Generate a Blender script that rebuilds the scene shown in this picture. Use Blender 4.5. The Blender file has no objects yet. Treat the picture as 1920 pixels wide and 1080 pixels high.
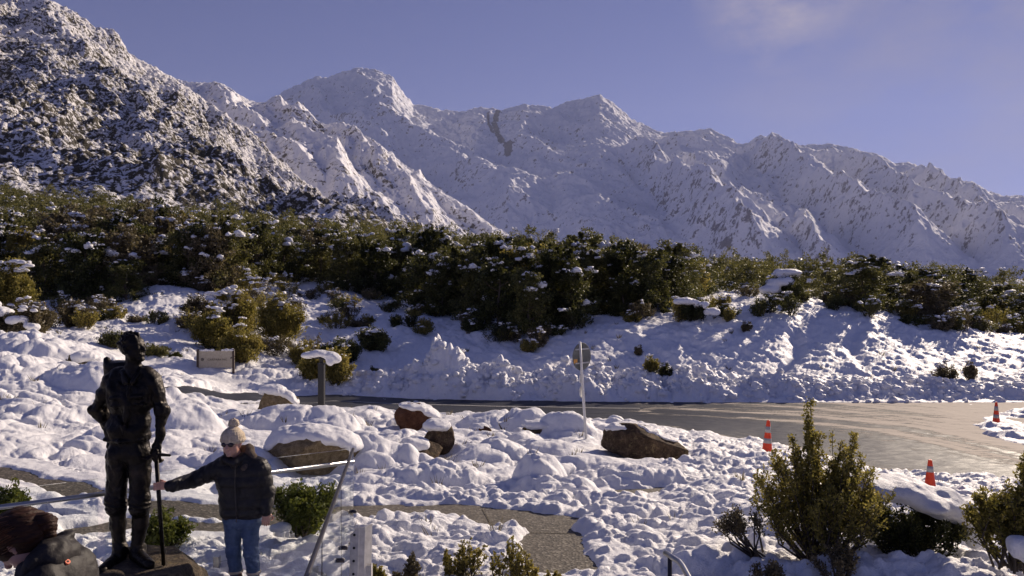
import bpy, bmesh, math, random
import numpy as np
from mathutils import Vector, Matrix

sc = bpy.context.scene
C = sc.collection
# ------------------------------------------------------------------ camera
F = 1400.0; CZ = 4.0                      # focal length in photo pixels, camera height
cam = bpy.data.cameras.new('camera'); camo = bpy.data.objects.new('camera', cam); C.objects.link(camo)
camo.location = (0, 0, CZ); camo.rotation_euler = (math.radians(90), 0, 0)
cam.sensor_width = 36; cam.lens = 36*F/1920; cam.clip_start = 0.1; cam.clip_end = 60000
sc.camera = camo
sc.render.resolution_x = 1024; sc.render.resolution_y = 576
# ------------------------------------------------------------------ light
SUN_AZ = math.radians(41); SUN_EL = math.radians(24)      # azimuth to the right of the view direction (+Y)
w = bpy.data.worlds.new("World"); sc.world = w; w.use_nodes = True
nt = w.node_tree; nt.nodes.clear()
sky = nt.nodes.new('ShaderNodeTexSky'); sky.sky_type = 'NISHITA'; sky.sun_disc = False
sky.sun_elevation = SUN_EL; sky.sun_rotation = SUN_AZ; sky.altitude = 3500; sky.air_density = 1.0; sky.dust_density = 0.0; sky.ozone_density = 4.0
bg = nt.nodes.new('ShaderNodeBackground'); bg.inputs['Strength'].default_value = 0.09
hs = nt.nodes.new('ShaderNodeHueSaturation'); hs.inputs['Saturation'].default_value = 1.04
tn = nt.nodes.new('ShaderNodeMix'); tn.data_type = 'RGBA'; tn.blend_type = 'MULTIPLY'; tn.inputs[0].default_value = 1
tn.inputs[7].default_value = (0.76, 0.60, 0.93, 1)
gm = nt.nodes.new('ShaderNodeGamma'); gm.inputs['Gamma'].default_value = 0.75
out = nt.nodes.new('ShaderNodeOutputWorld')
nt.links.new(sky.outputs[0], gm.inputs['Color']); nt.links.new(gm.outputs[0], hs.inputs['Color']); nt.links.new(hs.outputs[0], tn.inputs[6])
def wn(t, **k):
    x = nt.nodes.new(t)
    for a_, b_ in k.items(): setattr(x, a_, b_)
    return x
def wm(op, a_, b_=None, cl=False):
    x = wn('ShaderNodeMath', operation=op, use_clamp=cl)
    for i_, v_ in enumerate((a_, b_)):
        if v_ is None: continue
        if isinstance(v_, (int, float)): x.inputs[i_].default_value = v_
        else: nt.links.new(v_, x.inputs[i_])
    return x.outputs[0]
tcw = wn('ShaderNodeTexCoord'); nz = wn('ShaderNodeTexNoise'); nz.inputs['Scale'].default_value = 5.5; nz.inputs['Detail'].default_value = 6; nz.inputs['Roughness'].default_value = .55
mpw = wn('ShaderNodeMapping'); mpw.inputs['Scale'].default_value = (1, 1, 1.8); nt.links.new(tcw.outputs['Generated'], mpw.inputs[0]); nt.links.new(mpw.outputs[0], nz.inputs['Vector'])
def spot(az, el, rad):      # thin cloud round one direction of the sky
    d_ = (math.sin(math.radians(az))*math.cos(math.radians(el)), math.cos(math.radians(az))*math.cos(math.radians(el)), math.sin(math.radians(el)))
    dp = wn('ShaderNodeVectorMath', operation='DISTANCE'); dp.inputs[1].default_value = d_; nt.links.new(tcw.outputs['Generated'], dp.inputs[0])
    return wm('SUBTRACT', 1, wm('DIVIDE', dp.outputs['Value'], rad), True)
veil = wm('MULTIPLY', spot(33, 17, .34), wm('MULTIPLY', wm('SUBTRACT', nz.outputs['Fac'], .36, True), 2.6, True), True)
puff = wm('MULTIPLY', wm('MULTIPLY', spot(19.5, 20.6, .10), 1.5, True), wm('MULTIPLY', wm('SUBTRACT', nz.outputs['Fac'], .44, True), 5, True), True)
cl1 = wn('ShaderNodeMix', data_type='RGBA'); cl1.inputs[7].default_value = (2.75, 2.45, 3.05, 1); nt.links.new(wm('MULTIPLY', veil, .75), cl1.inputs[0]); nt.links.new(tn.outputs[2], cl1.inputs[6])
cl2 = wn('ShaderNodeMix', data_type='RGBA'); cl2.inputs[7].default_value = (4.6, 3.9, 4.1, 1); nt.links.new(wm('MULTIPLY', puff, .7), cl2.inputs[0]); nt.links.new(cl1.outputs[2], cl2.inputs[6])
nt.links.new(cl2.outputs[2], bg.inputs['Color']); nt.links.new(bg.outputs[0], out.inputs[0])
sd = Vector((math.sin(SUN_AZ)*math.cos(SUN_EL), math.cos(SUN_AZ)*math.cos(SUN_EL), math.sin(SUN_EL)))
sl = bpy.data.lights.new('sun', 'SUN'); sl.energy = 5.0; sl.angle = math.radians(0.53); sl.color = (1, 0.84, 0.67)
so = bpy.data.objects.new('sun', sl); C.objects.link(so); so.rotation_euler = sd.to_track_quat('Z', 'Y').to_euler()
so.location = (30, 30, 40)
sc.view_settings.view_transform = 'Standard'; sc.view_settings.look = 'None'
sc.view_settings.exposure = 0.4; sc.view_settings.gamma = 1.0
try:
    sc.cycles.max_bounces = 8; sc.cycles.transparent_max_bounces = 12
except Exception: pass

# ------------------------------------------------------------------ helpers
random.seed(7); RNG = np.random.default_rng(7)
def tag(o, label=None, cat=None, group=None, kind=None):
    if label: o['label'] = label
    if cat: o['category'] = cat
    if group: o['group'] = group
    if kind: o['kind'] = kind
    return o
def empty(name, loc=(0, 0, 0), rz=0, label=None, cat=None, group=None):
    o = bpy.data.objects.new(name, None); C.objects.link(o); o.location = loc; o.rotation_euler = (0, 0, rz)
    o.empty_display_size = 0.2
    return tag(o, label, cat, group)
def mk(name, verts, faces, m=None, parent=None, smooth=False, mats=None, mi=None):
    me = bpy.data.meshes.new(name)
    verts = np.asarray(verts, dtype=np.float32).reshape(-1, 3)
    if isinstance(faces, np.ndarray):
        n, k = faces.shape
        me.vertices.add(len(verts)); me.vertices.foreach_set('co', verts.ravel())
        me.loops.add(n*k); me.loops.foreach_set('vertex_index', faces.astype(np.int32).ravel())
        me.polygons.add(n); me.polygons.foreach_set('loop_start', np.arange(0, n*k, k, dtype=np.int32))
        me.polygons.foreach_set('loop_total', np.full(n, k, dtype=np.int32))
        me.update(calc_edges=True)
    else:
        me.from_pydata([tuple(map(float, v)) for v in verts], [], faces); me.update()
    if smooth: me.polygons.foreach_set('use_smooth', np.ones(len(me.polygons), dtype=bool))
    for mm in (mats or ([m] if m else [])): me.materials.append(mm)
    if mi is not None: me.polygons.foreach_set('material_index', np.asarray(mi, dtype=np.int32))
    o = bpy.data.objects.new(name, me); C.objects.link(o)
    if parent: o.parent = parent
    return o
def grid_faces(r, c):
    i = np.arange(r*c).reshape(r, c)
    return np.stack([i[:-1, :-1], i[:-1, 1:], i[1:, 1:], i[1:, :-1]], -1).reshape(-1, 4)
def attr(o, name, vals):
    a = o.data.attributes.new(name, 'FLOAT', 'POINT'); a.data.foreach_set('value', np.asarray(vals, dtype=np.float32).ravel())
# noise -----------------------------------------------------------------
def h2(ix, iy, seed):
    h = (ix.astype(np.int64)*374761393 + iy.astype(np.int64)*668265263 + seed*144665) & 0xffffffff
    h = ((h ^ (h >> 13))*1274126177) & 0xffffffff
    h = ((h ^ (h >> 15))*2246822519) & 0xffffffff
    return ((h ^ (h >> 16)) & 0xffffff)/float(0xffffff)
def pn(x, y, seed=0):
    xi = np.floor(x); yi = np.floor(y); fx = x-xi; fy = y-yi
    ux = fx*fx*fx*(fx*(fx*6-15)+10); uy = fy*fy*fy*(fy*(fy*6-15)+10)
    def g(a, b):
        an = h2(xi+a, yi+b, seed)*6.2831853
        return np.cos(an)*(fx-a)+np.sin(an)*(fy-b)
    a = g(0, 0)*(1-ux)+g(1, 0)*ux; b = g(0, 1)*(1-ux)+g(1, 1)*ux
    return (a*(1-uy)+b*uy)*1.5
def fbm(x, y, o=4, seed=0, g=0.5):
    s = 0; a = 1
    for k in range(o):
        s = s+a*pn(x, y, seed+k*17); x = x*2.03+7.3; y = y*2.03-3.1; a *= g
    return s
def ridged(x, y, o=5, seed=0, g=0.5):
    s = 0; a = 1; wgt = 1
    for k in range(o):
        n = 1-np.abs(pn(x, y, seed+k*31)); n = n*n*wgt; wgt = np.clip(n*1.6, 0, 1)
        s = s+a*n; x = x*2.05+3.7; y = y*2.05+1.9; a *= g
    return s/1.6
def domes(x, y, seed=0, rmin=.45, rmax=.95, p=.5):
    """field of overlapping pillows, cell size 1"""
    xi = np.floor(x); yi = np.floor(y); best = np.zeros_like(x)
    for a in (-1, 0, 1):
        for b in (-1, 0, 1):
            cx = xi+a; cy = yi+b
            px = cx+.15+.7*h2(cx, cy, seed); py = cy+.15+.7*h2(cx, cy, seed+1)
            r = rmin+(rmax-rmin)*h2(cx, cy, seed+2)
            d2 = ((x-px)**2+(y-py)**2)/(r*r)
            best = np.maximum(best, r*np.clip(1-d2, 0, 1)**p)
    return best
def h3(ix, iy, iz, s): return h2(ix+iz*57, iy+iz*113, s)
def vn3(x, y, z, seed=0):
    xi = np.floor(x); yi = np.floor(y); zi = np.floor(z); fx = x-xi; fy = y-yi; fz = z-zi
    fx = fx*fx*(3-2*fx); fy = fy*fy*(3-2*fy); fz = fz*fz*(3-2*fz); r = 0
    for a in (0, 1):
        for b in (0, 1):
            for c in (0, 1):
                r = r+h3(xi+a, yi+b, zi+c, seed)*(fx if a else 1-fx)*(fy if b else 1-fy)*(fz if c else 1-fz)
    return r*2-1
def sstep(a, b, x):
    t = np.clip((x-a)/(b-a), 0, 1); return t*t*(3-2*t)
def pdist(x, y, pts):
    """distance to a polyline, parameter along it"""
    best = np.full(x.shape, 1e9); par = np.zeros(x.shape); side = np.zeros(x.shape)
    n = len(pts)-1
    for i in range(n):
        (ax, ay), (bx, by) = pts[i], pts[i+1]; dx, dy = bx-ax, by-ay; L = dx*dx+dy*dy+1e-9
        t = np.clip(((x-ax)*dx+(y-ay)*dy)/L, 0, 1); d = np.hypot(x-ax-t*dx, y-ay-t*dy)
        m = d < best; best = np.where(m, d, best); par = np.where(m, (i+t)/n, par)
        side = np.where(m, np.sign((x-ax)*dy-(y-ay)*dx), side)
    return best, par, side
def psd(x, y, poly):
    """signed distance to a closed polygon, negative inside"""
    d, _, _ = pdist(x, y, list(poly)+[poly[0]])
    ins = np.zeros(x.shape, bool); n = len(poly)
    for i in range(n):
        (ax, ay), (bx, by) = poly[i], poly[(i+1) % n]
        if ay == by: continue
        c = ((ay > y) != (by > y)) & (x < (bx-ax)*(y-ay)/(by-ay)+ax); ins ^= c
    return np.where(ins, -d, d)
def ico0(sub=2):
    bm = bmesh.new(); bmesh.ops.create_icosphere(bm, subdivisions=sub, radius=1)
    v = np.array([x.co[:] for x in bm.verts]); f = np.array([[w_.index for w_ in q_.verts] for q_ in bm.faces]); bm.free(); return v, f
ICO0 = ico0()
# materials ---------------------------------------------------------------
def mat(name, col=(.5, .5, .5), rough=.6, metal=0, spec=.5, **kw):
    m = bpy.data.materials.new(name); m.use_nodes = True; b = m.node_tree.nodes['Principled BSDF']
    b.inputs['Base Color'].default_value = (*col, 1); b.inputs['Roughness'].default_value = rough
    b.inputs['Metallic'].default_value = metal; b.inputs['Specular IOR Level'].default_value = spec
    for k, v in kw.items(): b.inputs[k].default_value = v
    return m
class N:
    """small node-building helper"""
    def __init__(s, m): s.m = m; s.t = m.node_tree; s.b = s.t.nodes.get('Principled BSDF'); s.out = s.t.nodes.get('Material Output')
    def n(s, t, **kw):
        x = s.t.nodes.new(t)
        for k, v in kw.items(): setattr(x, k, v)
        return x
    def l(s, a, b): s.t.links.new(a, b)
    def coord(s, kind='Object'): return s.n('ShaderNodeTexCoord').outputs[kind]
    def noise(s, scale, detail=4, rough=.55, vec=None, kind='Object', stretch=None):
        x = s.n('ShaderNodeTexNoise'); x.inputs['Scale'].default_value = scale; x.inputs['Detail'].default_value = detail; x.inputs['Roughness'].default_value = rough
        v = vec or s.coord(kind)
        if stretch:
            mp = s.n('ShaderNodeMapping'); mp.inputs['Scale'].default_value = stretch; s.l(v, mp.inputs[0]); v = mp.outputs[0]
        s.l(v, x.inputs['Vector']); return x.outputs['Fac']
    def ramp(s, fac, stops):
        r = s.n('ShaderNodeValToRGB'); e = r.color_ramp.elements
        while len(e) < len(stops): e.new(.5)
        for k, (p, c) in enumerate(stops):
            e[k].position = p; e[k].color = (*c, 1) if len(c) == 3 else c
        s.l(fac, r.inputs[0]); return r.outputs[0]
    def math(s, op, a, b=None, clamp=False):
        x = s.n('ShaderNodeMath', operation=op, use_clamp=clamp)
        for i, v in enumerate((a, b)):
            if v is None: continue
            if isinstance(v, (int, float)): x.inputs[i].default_value = v
            else: s.l(v, x.inputs[i])
        return x.outputs[0]
    def mix(s, f, a, b, mode='MIX'):
        x = s.n('ShaderNodeMix', data_type='RGBA', blend_type=mode)
        for i, v in ((0, f), (6, a), (7, b)):
            if isinstance(v, (int, float)): x.inputs[i].default_value = v
            elif isinstance(v, tuple): x.inputs[i].default_value = (*v, 1)
            else: s.l(v, x.inputs[i])
        return x.outputs[2]
    def attr(s, name): return s.n('ShaderNodeAttribute', attribute_name=name).outputs['Fac']
    def bump(s, h, strength=.5, dist=.02):
        x = s.n('ShaderNodeBump'); x.inputs['Strength'].default_value = strength; x.inputs['Distance'].default_value = dist
        s.l(h, x.inputs['Height']); s.l(x.outputs[0], s.b.inputs['Normal'])
# ------------------------------------------------------------------ materials of the setting
def snow_mat(name='snow', fine=1.0, sub=.0):
    m = mat(name, (.86, .86, .88), .55, spec=.3); q = N(m)
    a = q.noise(7*fine, 7, .68); b = q.noise(50*fine, 4, .65)
    q.l(q.ramp(a, [(.3, (.78, .775, .79)), (.7, (.89, .885, .89))]), q.b.inputs['Base Color'])
    q.bump(q.math('ADD', q.math('MULTIPLY', a, .6), q.math('MULTIPLY', b, .4)), .85, .05)
    return m
M_SNOW = snow_mat()
M_SOIL = mat('wet_soil', (.06, .048, .035), .9); q = N(M_SOIL)
q.l(q.ramp(q.noise(14, 6, .7), [(.35, (.03, .025, .018)), (.65, (.11, .09, .06))]), q.b.inputs['Base Color']); q.bump(q.noise(30, 5), .8, .03)

# ------------------------------------------------------------------ ground form: photo rows at known distances turned into heights
GU = np.array([-700, -200, 0, 150, 300, 450, 600, 800, 960, 1150, 1300, 1450, 1600, 1750, 1920, 2300, 3000], float)
GT = {   # distance : image row of the ground in the columns above
 1.5: None, 7.6: None,
}
def zrow(vals, Y): return CZ-(np.array(vals, float)-540)/F*Y
_rows = [
 (1.5, np.full(17, 1.15)), (4.0, np.full(17, 1.1)), (7.6, np.full(17, 1.0)),
 (10., zrow([985, 985, 985, 985, 986, 987, 988, 988, 988, 988, 988, 988, 988, 985, 980, 975, 970], 10)),
 (12., zrow([905, 905, 905, 908, 915, 925, 935, 940, 942, 942, 942, 942, 940, 938, 935, 930, 930], 12)),
 (15., zrow([825, 825, 828, 840, 855, 866, 874, 880, 884, 886, 890, 896, 902, 905, 905, 905, 905], 15)),
 (20., zrow([730, 730, 738, 752, 775, 795, 805, 812, 816, 822, 838, 850, 858, 860, 862, 862, 862], 20)),
 (25., zrow([668, 668, 678, 695, 725, 750, 770, 783, 789, 795, 805, 812, 815, 816, 816, 816, 816], 25)),
 (29., zrow([635, 635, 648, 668, 705, 742, 766, 778, 782, 784, 784, 784, 784, 784, 784, 784, 784], 29)),
 (34., zrow([622, 622, 635, 652, 692, 726, 742, 748, 750, 751, 751, 751, 751, 751, 751, 751, 751], 34)),
 (36., zrow([618, 618, 630, 645, 680, 708, 722, 730, 732, 733, 733, 732, 732, 732, 732, 732, 732], 36)),
 (40., zrow([612, 612, 618, 628, 650, 672, 684, 690, 685, 680, 675, 672, 675, 682, 692, 700, 705], 40)),
 (46., zrow([600, 600, 602, 605, 605, 625, 642, 640, 625, 612, 595, 590, 600, 618, 640, 660, 670], 46)),
 (55., zrow([580, 580, 580, 572, 555, 570, 590, 598, 592, 588, 570, 562, 572, 592, 620, 640, 650], 55)),
 (75., zrow([520, 520, 518, 505, 500, 508, 522, 545, 556, 562, 562, 566, 572, 585, 600, 615, 620], 75)),
 (100., zrow([445, 450, 455, 458, 465, 475, 490, 512, 526, 540, 546, 550, 555, 562, 572, 585, 590], 100)),
 (150., zrow([380, 385, 392, 405, 418, 434, 450, 472, 486, 508, 522, 532, 536, 540, 546, 550, 550], 150)),
 (260., zrow([350, 360, 372, 388, 402, 418, 435, 456, 472, 500, 515, 526, 530, 533, 536, 540, 540], 260)),
]
GY = np.array([r[0] for r in _rows]); GZ = np.stack([r[1] for r in _rows])
def _cub(tab, xs, ys, x, y):
    # bicubic-ish (catmull-rom along y, smooth linear along x)
    ix = np.clip(np.searchsorted(xs, x)-1, 0, len(xs)-2); iy = np.clip(np.searchsorted(ys, y)-1, 0, len(ys)-2)
    tx = np.clip((x-xs[ix])/(xs[ix+1]-xs[ix]), 0, 1); ty = np.clip((y-ys[iy])/(ys[iy+1]-ys[iy]), 0, 1)
    tx = tx*tx*(3-2*tx)
    def row(j): j = np.clip(j, 0, len(ys)-1); return tab[j, ix]*(1-tx)+tab[j, ix+1]*tx
    p1 = row(iy); p2 = row(iy+1); h = ys[iy+1]-ys[iy]
    im = np.clip(iy-1, 0, None); ip = np.clip(iy+2, None, len(ys)-1)
    p0 = row(im); p3 = row(ip)
    m1 = (p2-p0)/(ys[iy+1]-ys[im])*h; m2 = (p3-p1)/(ys[ip]-ys[iy])*h
    t2 = ty*ty; t3 = t2*ty
    return (2*t3-3*t2+1)*p1+(t3-2*t2+ty)*m1+(-2*t3+3*t2)*p2+(t3-t2)*m2
CARVE = [(1212, 1.1, 17.75, .34), (780, .8, 20.7, .34), (815, .75, 16.9, .22), (585, .95, 14.6, .32), (515, .7, 22.0, .25), (1010, .4, 20.4, .1), (908, .3, 20.3, .1)]
def G(x, y):
    x = np.asarray(x, float); y = np.asarray(y, float); yy = np.maximum(y, 1.5)
    g = _cub(GZ, GU, GY, 960+F*x/yy, yy)
    for (cu_, cw_, cy, ch_) in CARVE:
        g = g-ch_*np.exp(-(((x-(cu_-960)/F*cy)/cw_)**2+((y-cy)/(cw_*.75))**2))
    return g
def at(u, v=None, Y=None, g=True):
    """ground point seen in photo column u at row v, or at distance Y"""
    if Y is None:
        ys = np.geomspace(6, 250, 3000); zs = G((u-960)/F*ys, ys); vs = 540+(CZ-zs)/ys*F
        k = np.argmax(vs <= v); Y = float(ys[k])
    x = (u-960)/F*Y; return (x, Y, float(G(np.array([x]), np.array([Y]))[0]))
def P(u, v, Y): return ((u-960)/F*Y, Y, CZ-(v-540)/F*Y)
def XY(l): return [at(u, v)[:2] for u, v in l]

FOOT1 = XY([(-500, 868), (0, 880), (60, 893), (130, 910), (210, 928), (330, 948), (480, 955), (600, 952), (700, 950), (860, 948), (960, 958), (1060, 970),
            (1075, 1000), (1100, 1079), (1005, 1079), (985, 1040), (1000, 1000), (930, 985), (860, 972), (700, 973), (600, 985), (500, 985),
            (360, 972), (215, 944), (110, 920), (40, 904), (0, 896), (-500, 885)])
FOOT2 = XY([(130, 996), (230, 978), (420, 982), (440, 1000), (230, 1002), (140, 1014)])
ISLAND = XY([(1818, 797), (1838, 783), (1880, 772), (1960, 766), (2300, 764), (2300, 870), (1960, 842), (1900, 834), (1860, 824), (1835, 812)])
ROADN = XY([(300, 746), (450, 752), (600, 768), (760, 776), (950, 780), (1080, 783), (1130, 788), (1230, 797), (1330, 814), (1450, 832), (1560, 858), (1650, 882), (1790, 897), (1930, 905), (2300, 925)])
ROADF = XY([(2400, 757), (1920, 757), (1500, 757), (1200, 756), (1000, 753), (800, 750), (600, 742), (450, 738), (300, 732)])
ROAD = ROADN+ROADF
BARE = XY([(1165, 922), (1240, 918), (1245, 930), (1180, 934)])
BERM = [(330, .12), (560, .18), (640, .3), (700, .55), (760, .75), (795, 1.8), (825, 2.6), (855, 2.1), (880, 1.35), (930, 1.25), (970, 1.0), (1010, .75), (1050, 1.3), (1080, 1.45), (1130, 1.2), (1180, .85),
        (1230, .75), (1290, 1.2), (1330, 1.0), (1380, .7), (1430, .75), (1480, .75), (1540, .6), (1620, .48), (1700, .5), (1800, .45), (1920, .5), (2400, .5)]
BU = np.array([b[0] for b in BERM], float); BH = np.array([b[1] for b in BERM], float)
def berm_line(u):    # distance of the berm's axis
    return 35.4+np.interp(u, [300, 700, 825, 900, 2400], [1.6, .3, .5, 0, 0])
MOUNDS = [  # single mounds: column, row of the foot, width, depth, height
 (1012, 912, .52, .5, .50), (1040, 926, .8, .4, .2), (1440, 872, .8, .7, .22), (1868, 800, 1.0, .9, .15),
 (330, 800, 1.5, 1.0, .5), (215, 730, 2.0, 1.4, .7), (600, 755, .0, .0, .0), (560, 800, 2.2, 1.2, .5), (900, 850, 1.4, .8, .3), (820, 905, 1.2, .6, .3),
 (680, 860, 1.6, 1.0, .45), (960, 800, 1.6, 1.0, .35), (1060, 812, 1.2, .8, .35), (1175, 905, 1.3, .6, .2), (60, 660, 3.2, 2.2, .6), (480, 880, 1.5, .8, .35), (40, 700, 2.6, 1.8, .4),
 (1640, 1100, .45, .3, .14), (1740, 1098, .4, .3, .13), (1575, 1080, .35, .25, .12), (1840, 1110, .4, .3, .13), (1480, 1100, .5, .3, .10), (1330, 1070, .8, .4, .12)]
def snow_z(x, y, detail=True, ret_clr=False):
    u = 960+F*x/np.maximum(y, 1.5); g = G(x, y)
    wx = x+.35*fbm(x*.8, y*.8, 2, 5); wy = y+.35*fbm(x*.8, y*.8, 2, 9)
    # zones
    tread = sstep(15.5, 12.5, y-.0*x)*sstep(-3.0, -1.5, x+.3*(y-8))            # trodden forecourt
    tread = np.maximum(tread, sstep(1.5, 3.0, x-.12*(y-10))*sstep(25, 20, y))
    tread = np.maximum(tread, sstep(9.5, 9.0, y))
    bank = sstep(36, 38.5, y); far = sstep(34.0, 35, y)
    tuss = (1-tread)*(1-far)
    t1 = domes(wx/1.35, wy/1.15, 3, .4, 1.0); t2 = domes(wx/.6, wy/.55, 11, .35, .9); t3 = domes(wx/.28+3, wy/.26, 23, .3, .9); sm_ = .35+.65*sstep(-.25, .25, fbm(x*.22+5, y*.22, 3, 14)); t2 = t2*sm_; t3 = t3*sm_
    h = tuss*(.27*t1+.27*t2*(.45+.55*sstep(-.2, .3, fbm(x*.35, y*.35, 2, 6)))+.07*t3+.10*fbm(x*.5, y*.5, 3, 2)-.30)
    # trodden snow: small broken crests
    tr = .115*domes(wx/.52, wy/.34, 31, .3, .9, .55)+.085*domes(wx/.23, wy/.155, 37, .3, .9, .55)+.08*fbm(x*.9, y*1.8, 4, 3)+.06*np.abs(fbm(x*2.2, y*3.8, 3, 41))-.16*domes(x/.62, y/.5, 43, .12, .34, .4)
    h = h+tread*(1-far)*(tr-.10)
    # ploughed berm at the far edge of the road
    bh = np.interp(u, BU, BH); ax = berm_line(u); d = (y-ax)
    wob = .35*fbm(x*.9, y*.9, 3, 51)
    prof = np.where(d < 0, np.clip((d+wob*.5+1.5+.45*bh)/(1.5+.45*bh), 0, 1)**1.1, sstep(1.9+.5*bh, 0, d+wob*.4))
    ch = .44*domes(wx/1.05, wy/1.0, 61, .35, .9, .6)+.26*domes(x/.40, y/.40+2, 67, .30, .85, .5)+.13*domes(x/.2, y/.2+2, 71, .35, .9, .5)-.12
    berm = prof*bh*(.62+.45*fbm(x*.9, y*.6, 3, 57))+np.minimum(prof*3, 1)*ch*np.clip(.35+bh*.6, 0, 1.1)
    h = h+sstep(32.5, 34, y)*berm
    # bank behind: sheets, runnels, half buried tussocks on the left and beneath the trees
    rn = .10*fbm(x*.9+.4*y, y*.45, 4, 83)+.22*fbm(x*.22, y*.22, 3, 85)+.05*fbm(x*2.2+y, y*1.2, 3, 86)+.12*domes(wx/1.1, wy/1.0, 87, .2, .6)*(fbm(x*.3, y*.3, 2, 88) > .05)
    rp = (.075*ridged((x*.9+y*.45)*1.2, (y*1.0-x*.3)*2.6, 4, 91)+.07*domes(wx/.7, wy/.5, 92, .3, .8, .7)-.10*domes(x/.9+.3*y, y/.7, 93, .12, .3, .4))*sstep(-4, 8, x)
    gul = -.26*np.exp(-((x-(13.5+.62*(y-38))+.4*np.sin(y*.9))/.42)**2)*sstep(36.5, 39, y)*sstep(52, 44, y)
    gul = gul-.2*np.exp(-((x-(17.6+.45*(y-38))+.3*np.sin(y*1.1))/.35)**2)*sstep(36.5, 39, y)*sstep(48, 42, y)
    lt = sstep(4, -4, x)+.35*sstep(12, 3, x)
    h = h+bank*(rn+rp*1.3+gul+lt*(.12*domes(wx/1.3, wy/1.3, 95, .35, .9)+.06*domes(wx/.5, wy/.5, 97)))
    for (mu, mv, mw, md, mh) in MOUNDS:
        if mh <= 0: continue
        cx, cy, _ = at(mu, mv); q = ((x-cx)/mw)**2+((y-cy)/md)**2
        h = h+mh*np.clip(1-q, 0, 1)**.8*(1+.15*fbm(x*2, y*2, 2, int(mu)))
    if detail: h = h+.012*fbm(x*6, y*6, 3, 99)*sstep(60, 30, y)
    # cleared areas
    wb = .28*fbm(x*1.1, y*1.3, 4, 101)+.05*fbm(x*6, y*6, 2, 103)
    dr = psd(x, y, ROAD)+wb*.8*sstep(33.5, 31, y); di = psd(x, y, ISLAND)+wb*.5; df = np.minimum(psd(x, y, FOOT1), psd(x, y, FOOT2))+wb*.5+.11
    db = psd(x, y, BARE)+wb*.7+.1
    clr = np.minimum(np.maximum(dr, -di), np.minimum(df, db))     # <0 where the snow is cleared
    edge = sstep(-.03, .30, clr)
    lift = .05+.05*sstep(.0, .6, clr); th = lift+h; lo_ = .045+.02*fbm(x*3, y*3, 2, 120)
    for (cu_, cw_, cy, ch_) in CARVE:
        th = th*(1-.85*np.exp(-(((x-(cu_-960)/F*cy)/cw_)**2+((y-cy)/(cw_*.75))**2)))
    th = np.where((th < lo_+.05) & (clr < .75), lo_+.05*np.exp(np.clip((th-lo_-.05)/.05, -20, 0)), th)
    z = g+np.where(clr < .35, edge*th-(1-edge)*.12, th)
    if ret_clr: return z, clr
    return z
# snow sheet ---------------------------------------------------------------
uu = np.concatenate([np.linspace(-900, -40, 130), np.linspace(-38, 1958, 1180), np.linspace(1962, 2700, 110)])
yy = np.concatenate([np.geomspace(1.5, 7.0, 50), np.geomspace(7.05, 60, 720), np.geomspace(60.6, 259, 150)])
UU, YY = np.meshgrid(uu, yy); XX = (UU-960)/F*YY
ZZ = snow_z(XX, YY)
o = mk('snow', np.stack([XX, YY, ZZ], -1), grid_faces(*XX.shape), M_SNOW, smooth=True); tag(o, kind='structure')
def SZ(x, y): return float(snow_z(np.array([float(x)]), np.array([float(y)]), False)[0])
# loose clods of the ploughed ridge
cr_ = np.random.default_rng(8); cl = []
for i in range(2600):
    u = cr_.uniform(560, 2060); bh = np.interp(u, BU, BH)
    if cr_.random() > .25+bh*.6 or 790 < u < 862 and cr_.random() < .6: continue
    yk = berm_line(u)+cr_.normal()*.75-.25-.2*bh; x = (u-960)/F*yk; s = (.05+.17*cr_.random()**2.5); cl.append((x, yk, s))
cl = np.array(cl); cz = snow_z(cl[:, 0], cl[:, 1], False); v_, f_ = ICO0; parts = []
for i, (x, y, s) in enumerate(cl):
    n = 1+.35*cr_.normal(size=len(v_))*.5; parts.append((v_*n[:, None]*s*np.array([1, 1, .8])+np.array([x, y, cz[i]+s*.08]), f_))
Vc = np.concatenate([p[0] for p in parts]); Fc = np.concatenate([p[1]+i*len(v_) for i, p in enumerate(parts)])
o = mk('snow_clods', Vc, Fc, M_SNOW, smooth=True); tag(o, 'loose clods of ploughed snow lying along the ridge beyond the road', 'snow clods', kind='stuff')
# bare ground under it, and the far valley floor
uu2 = np.linspace(-3200, 5200, 420); yy2 = np.concatenate([np.geomspace(.4, 60, 260), np.geomspace(62, 300, 60)])
U2, Y2 = np.meshgrid(uu2, yy2); X2 = (U2-960)/F*Y2; zs_, c2_ = snow_z(X2, Y2, False, True); Z2 = np.minimum(G(X2, Y2)-.01-.10*(psd(X2, Y2, ROAD) < -.05), np.where(c2_ > .2, zs_-.35, 99))
o = mk('ground', np.stack([X2, Y2, Z2], -1), grid_faces(*X2.shape), M_SOIL, smooth=True); tag(o, kind='structure')
# road ------------------------------------------------------------------------
M_ROAD = mat('wet_asphalt', (.05, .05, .055), .45, 0, .12); q = N(M_ROAD)
co = q.coord(); n1 = q.noise(1.6, 7, .7, stretch=(.35, 2.2, 1)); n2 = q.noise(18, 6, .75); sl_ = q.attr('slush')
base = q.ramp(n2, [(.3, (.022, .024, .031)), (.7, (.062, .064, .074))])
f = q.math('ADD', sl_, q.math('MULTIPLY', q.math('SUBTRACT', n1, .5), 1.9)); f = q.math('ADD', f, q.math('MULTIPLY', q.math('SUBTRACT', n2, .5), 1.2))
fr = q.ramp(f, [(.50, (0, 0, 0)), (.80, (1, 1, 1))])
q.l(q.mix(fr, base, (.50, .44, .37)), q.b.inputs['Base Color'])
q.l(q.ramp(f, [(.3, (.48, .48, .48)), (.7, (.85, .85, .85))]), q.b.inputs['Roughness']); q.bump(q.math('ADD', n2, fr), .5, .015)
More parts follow.
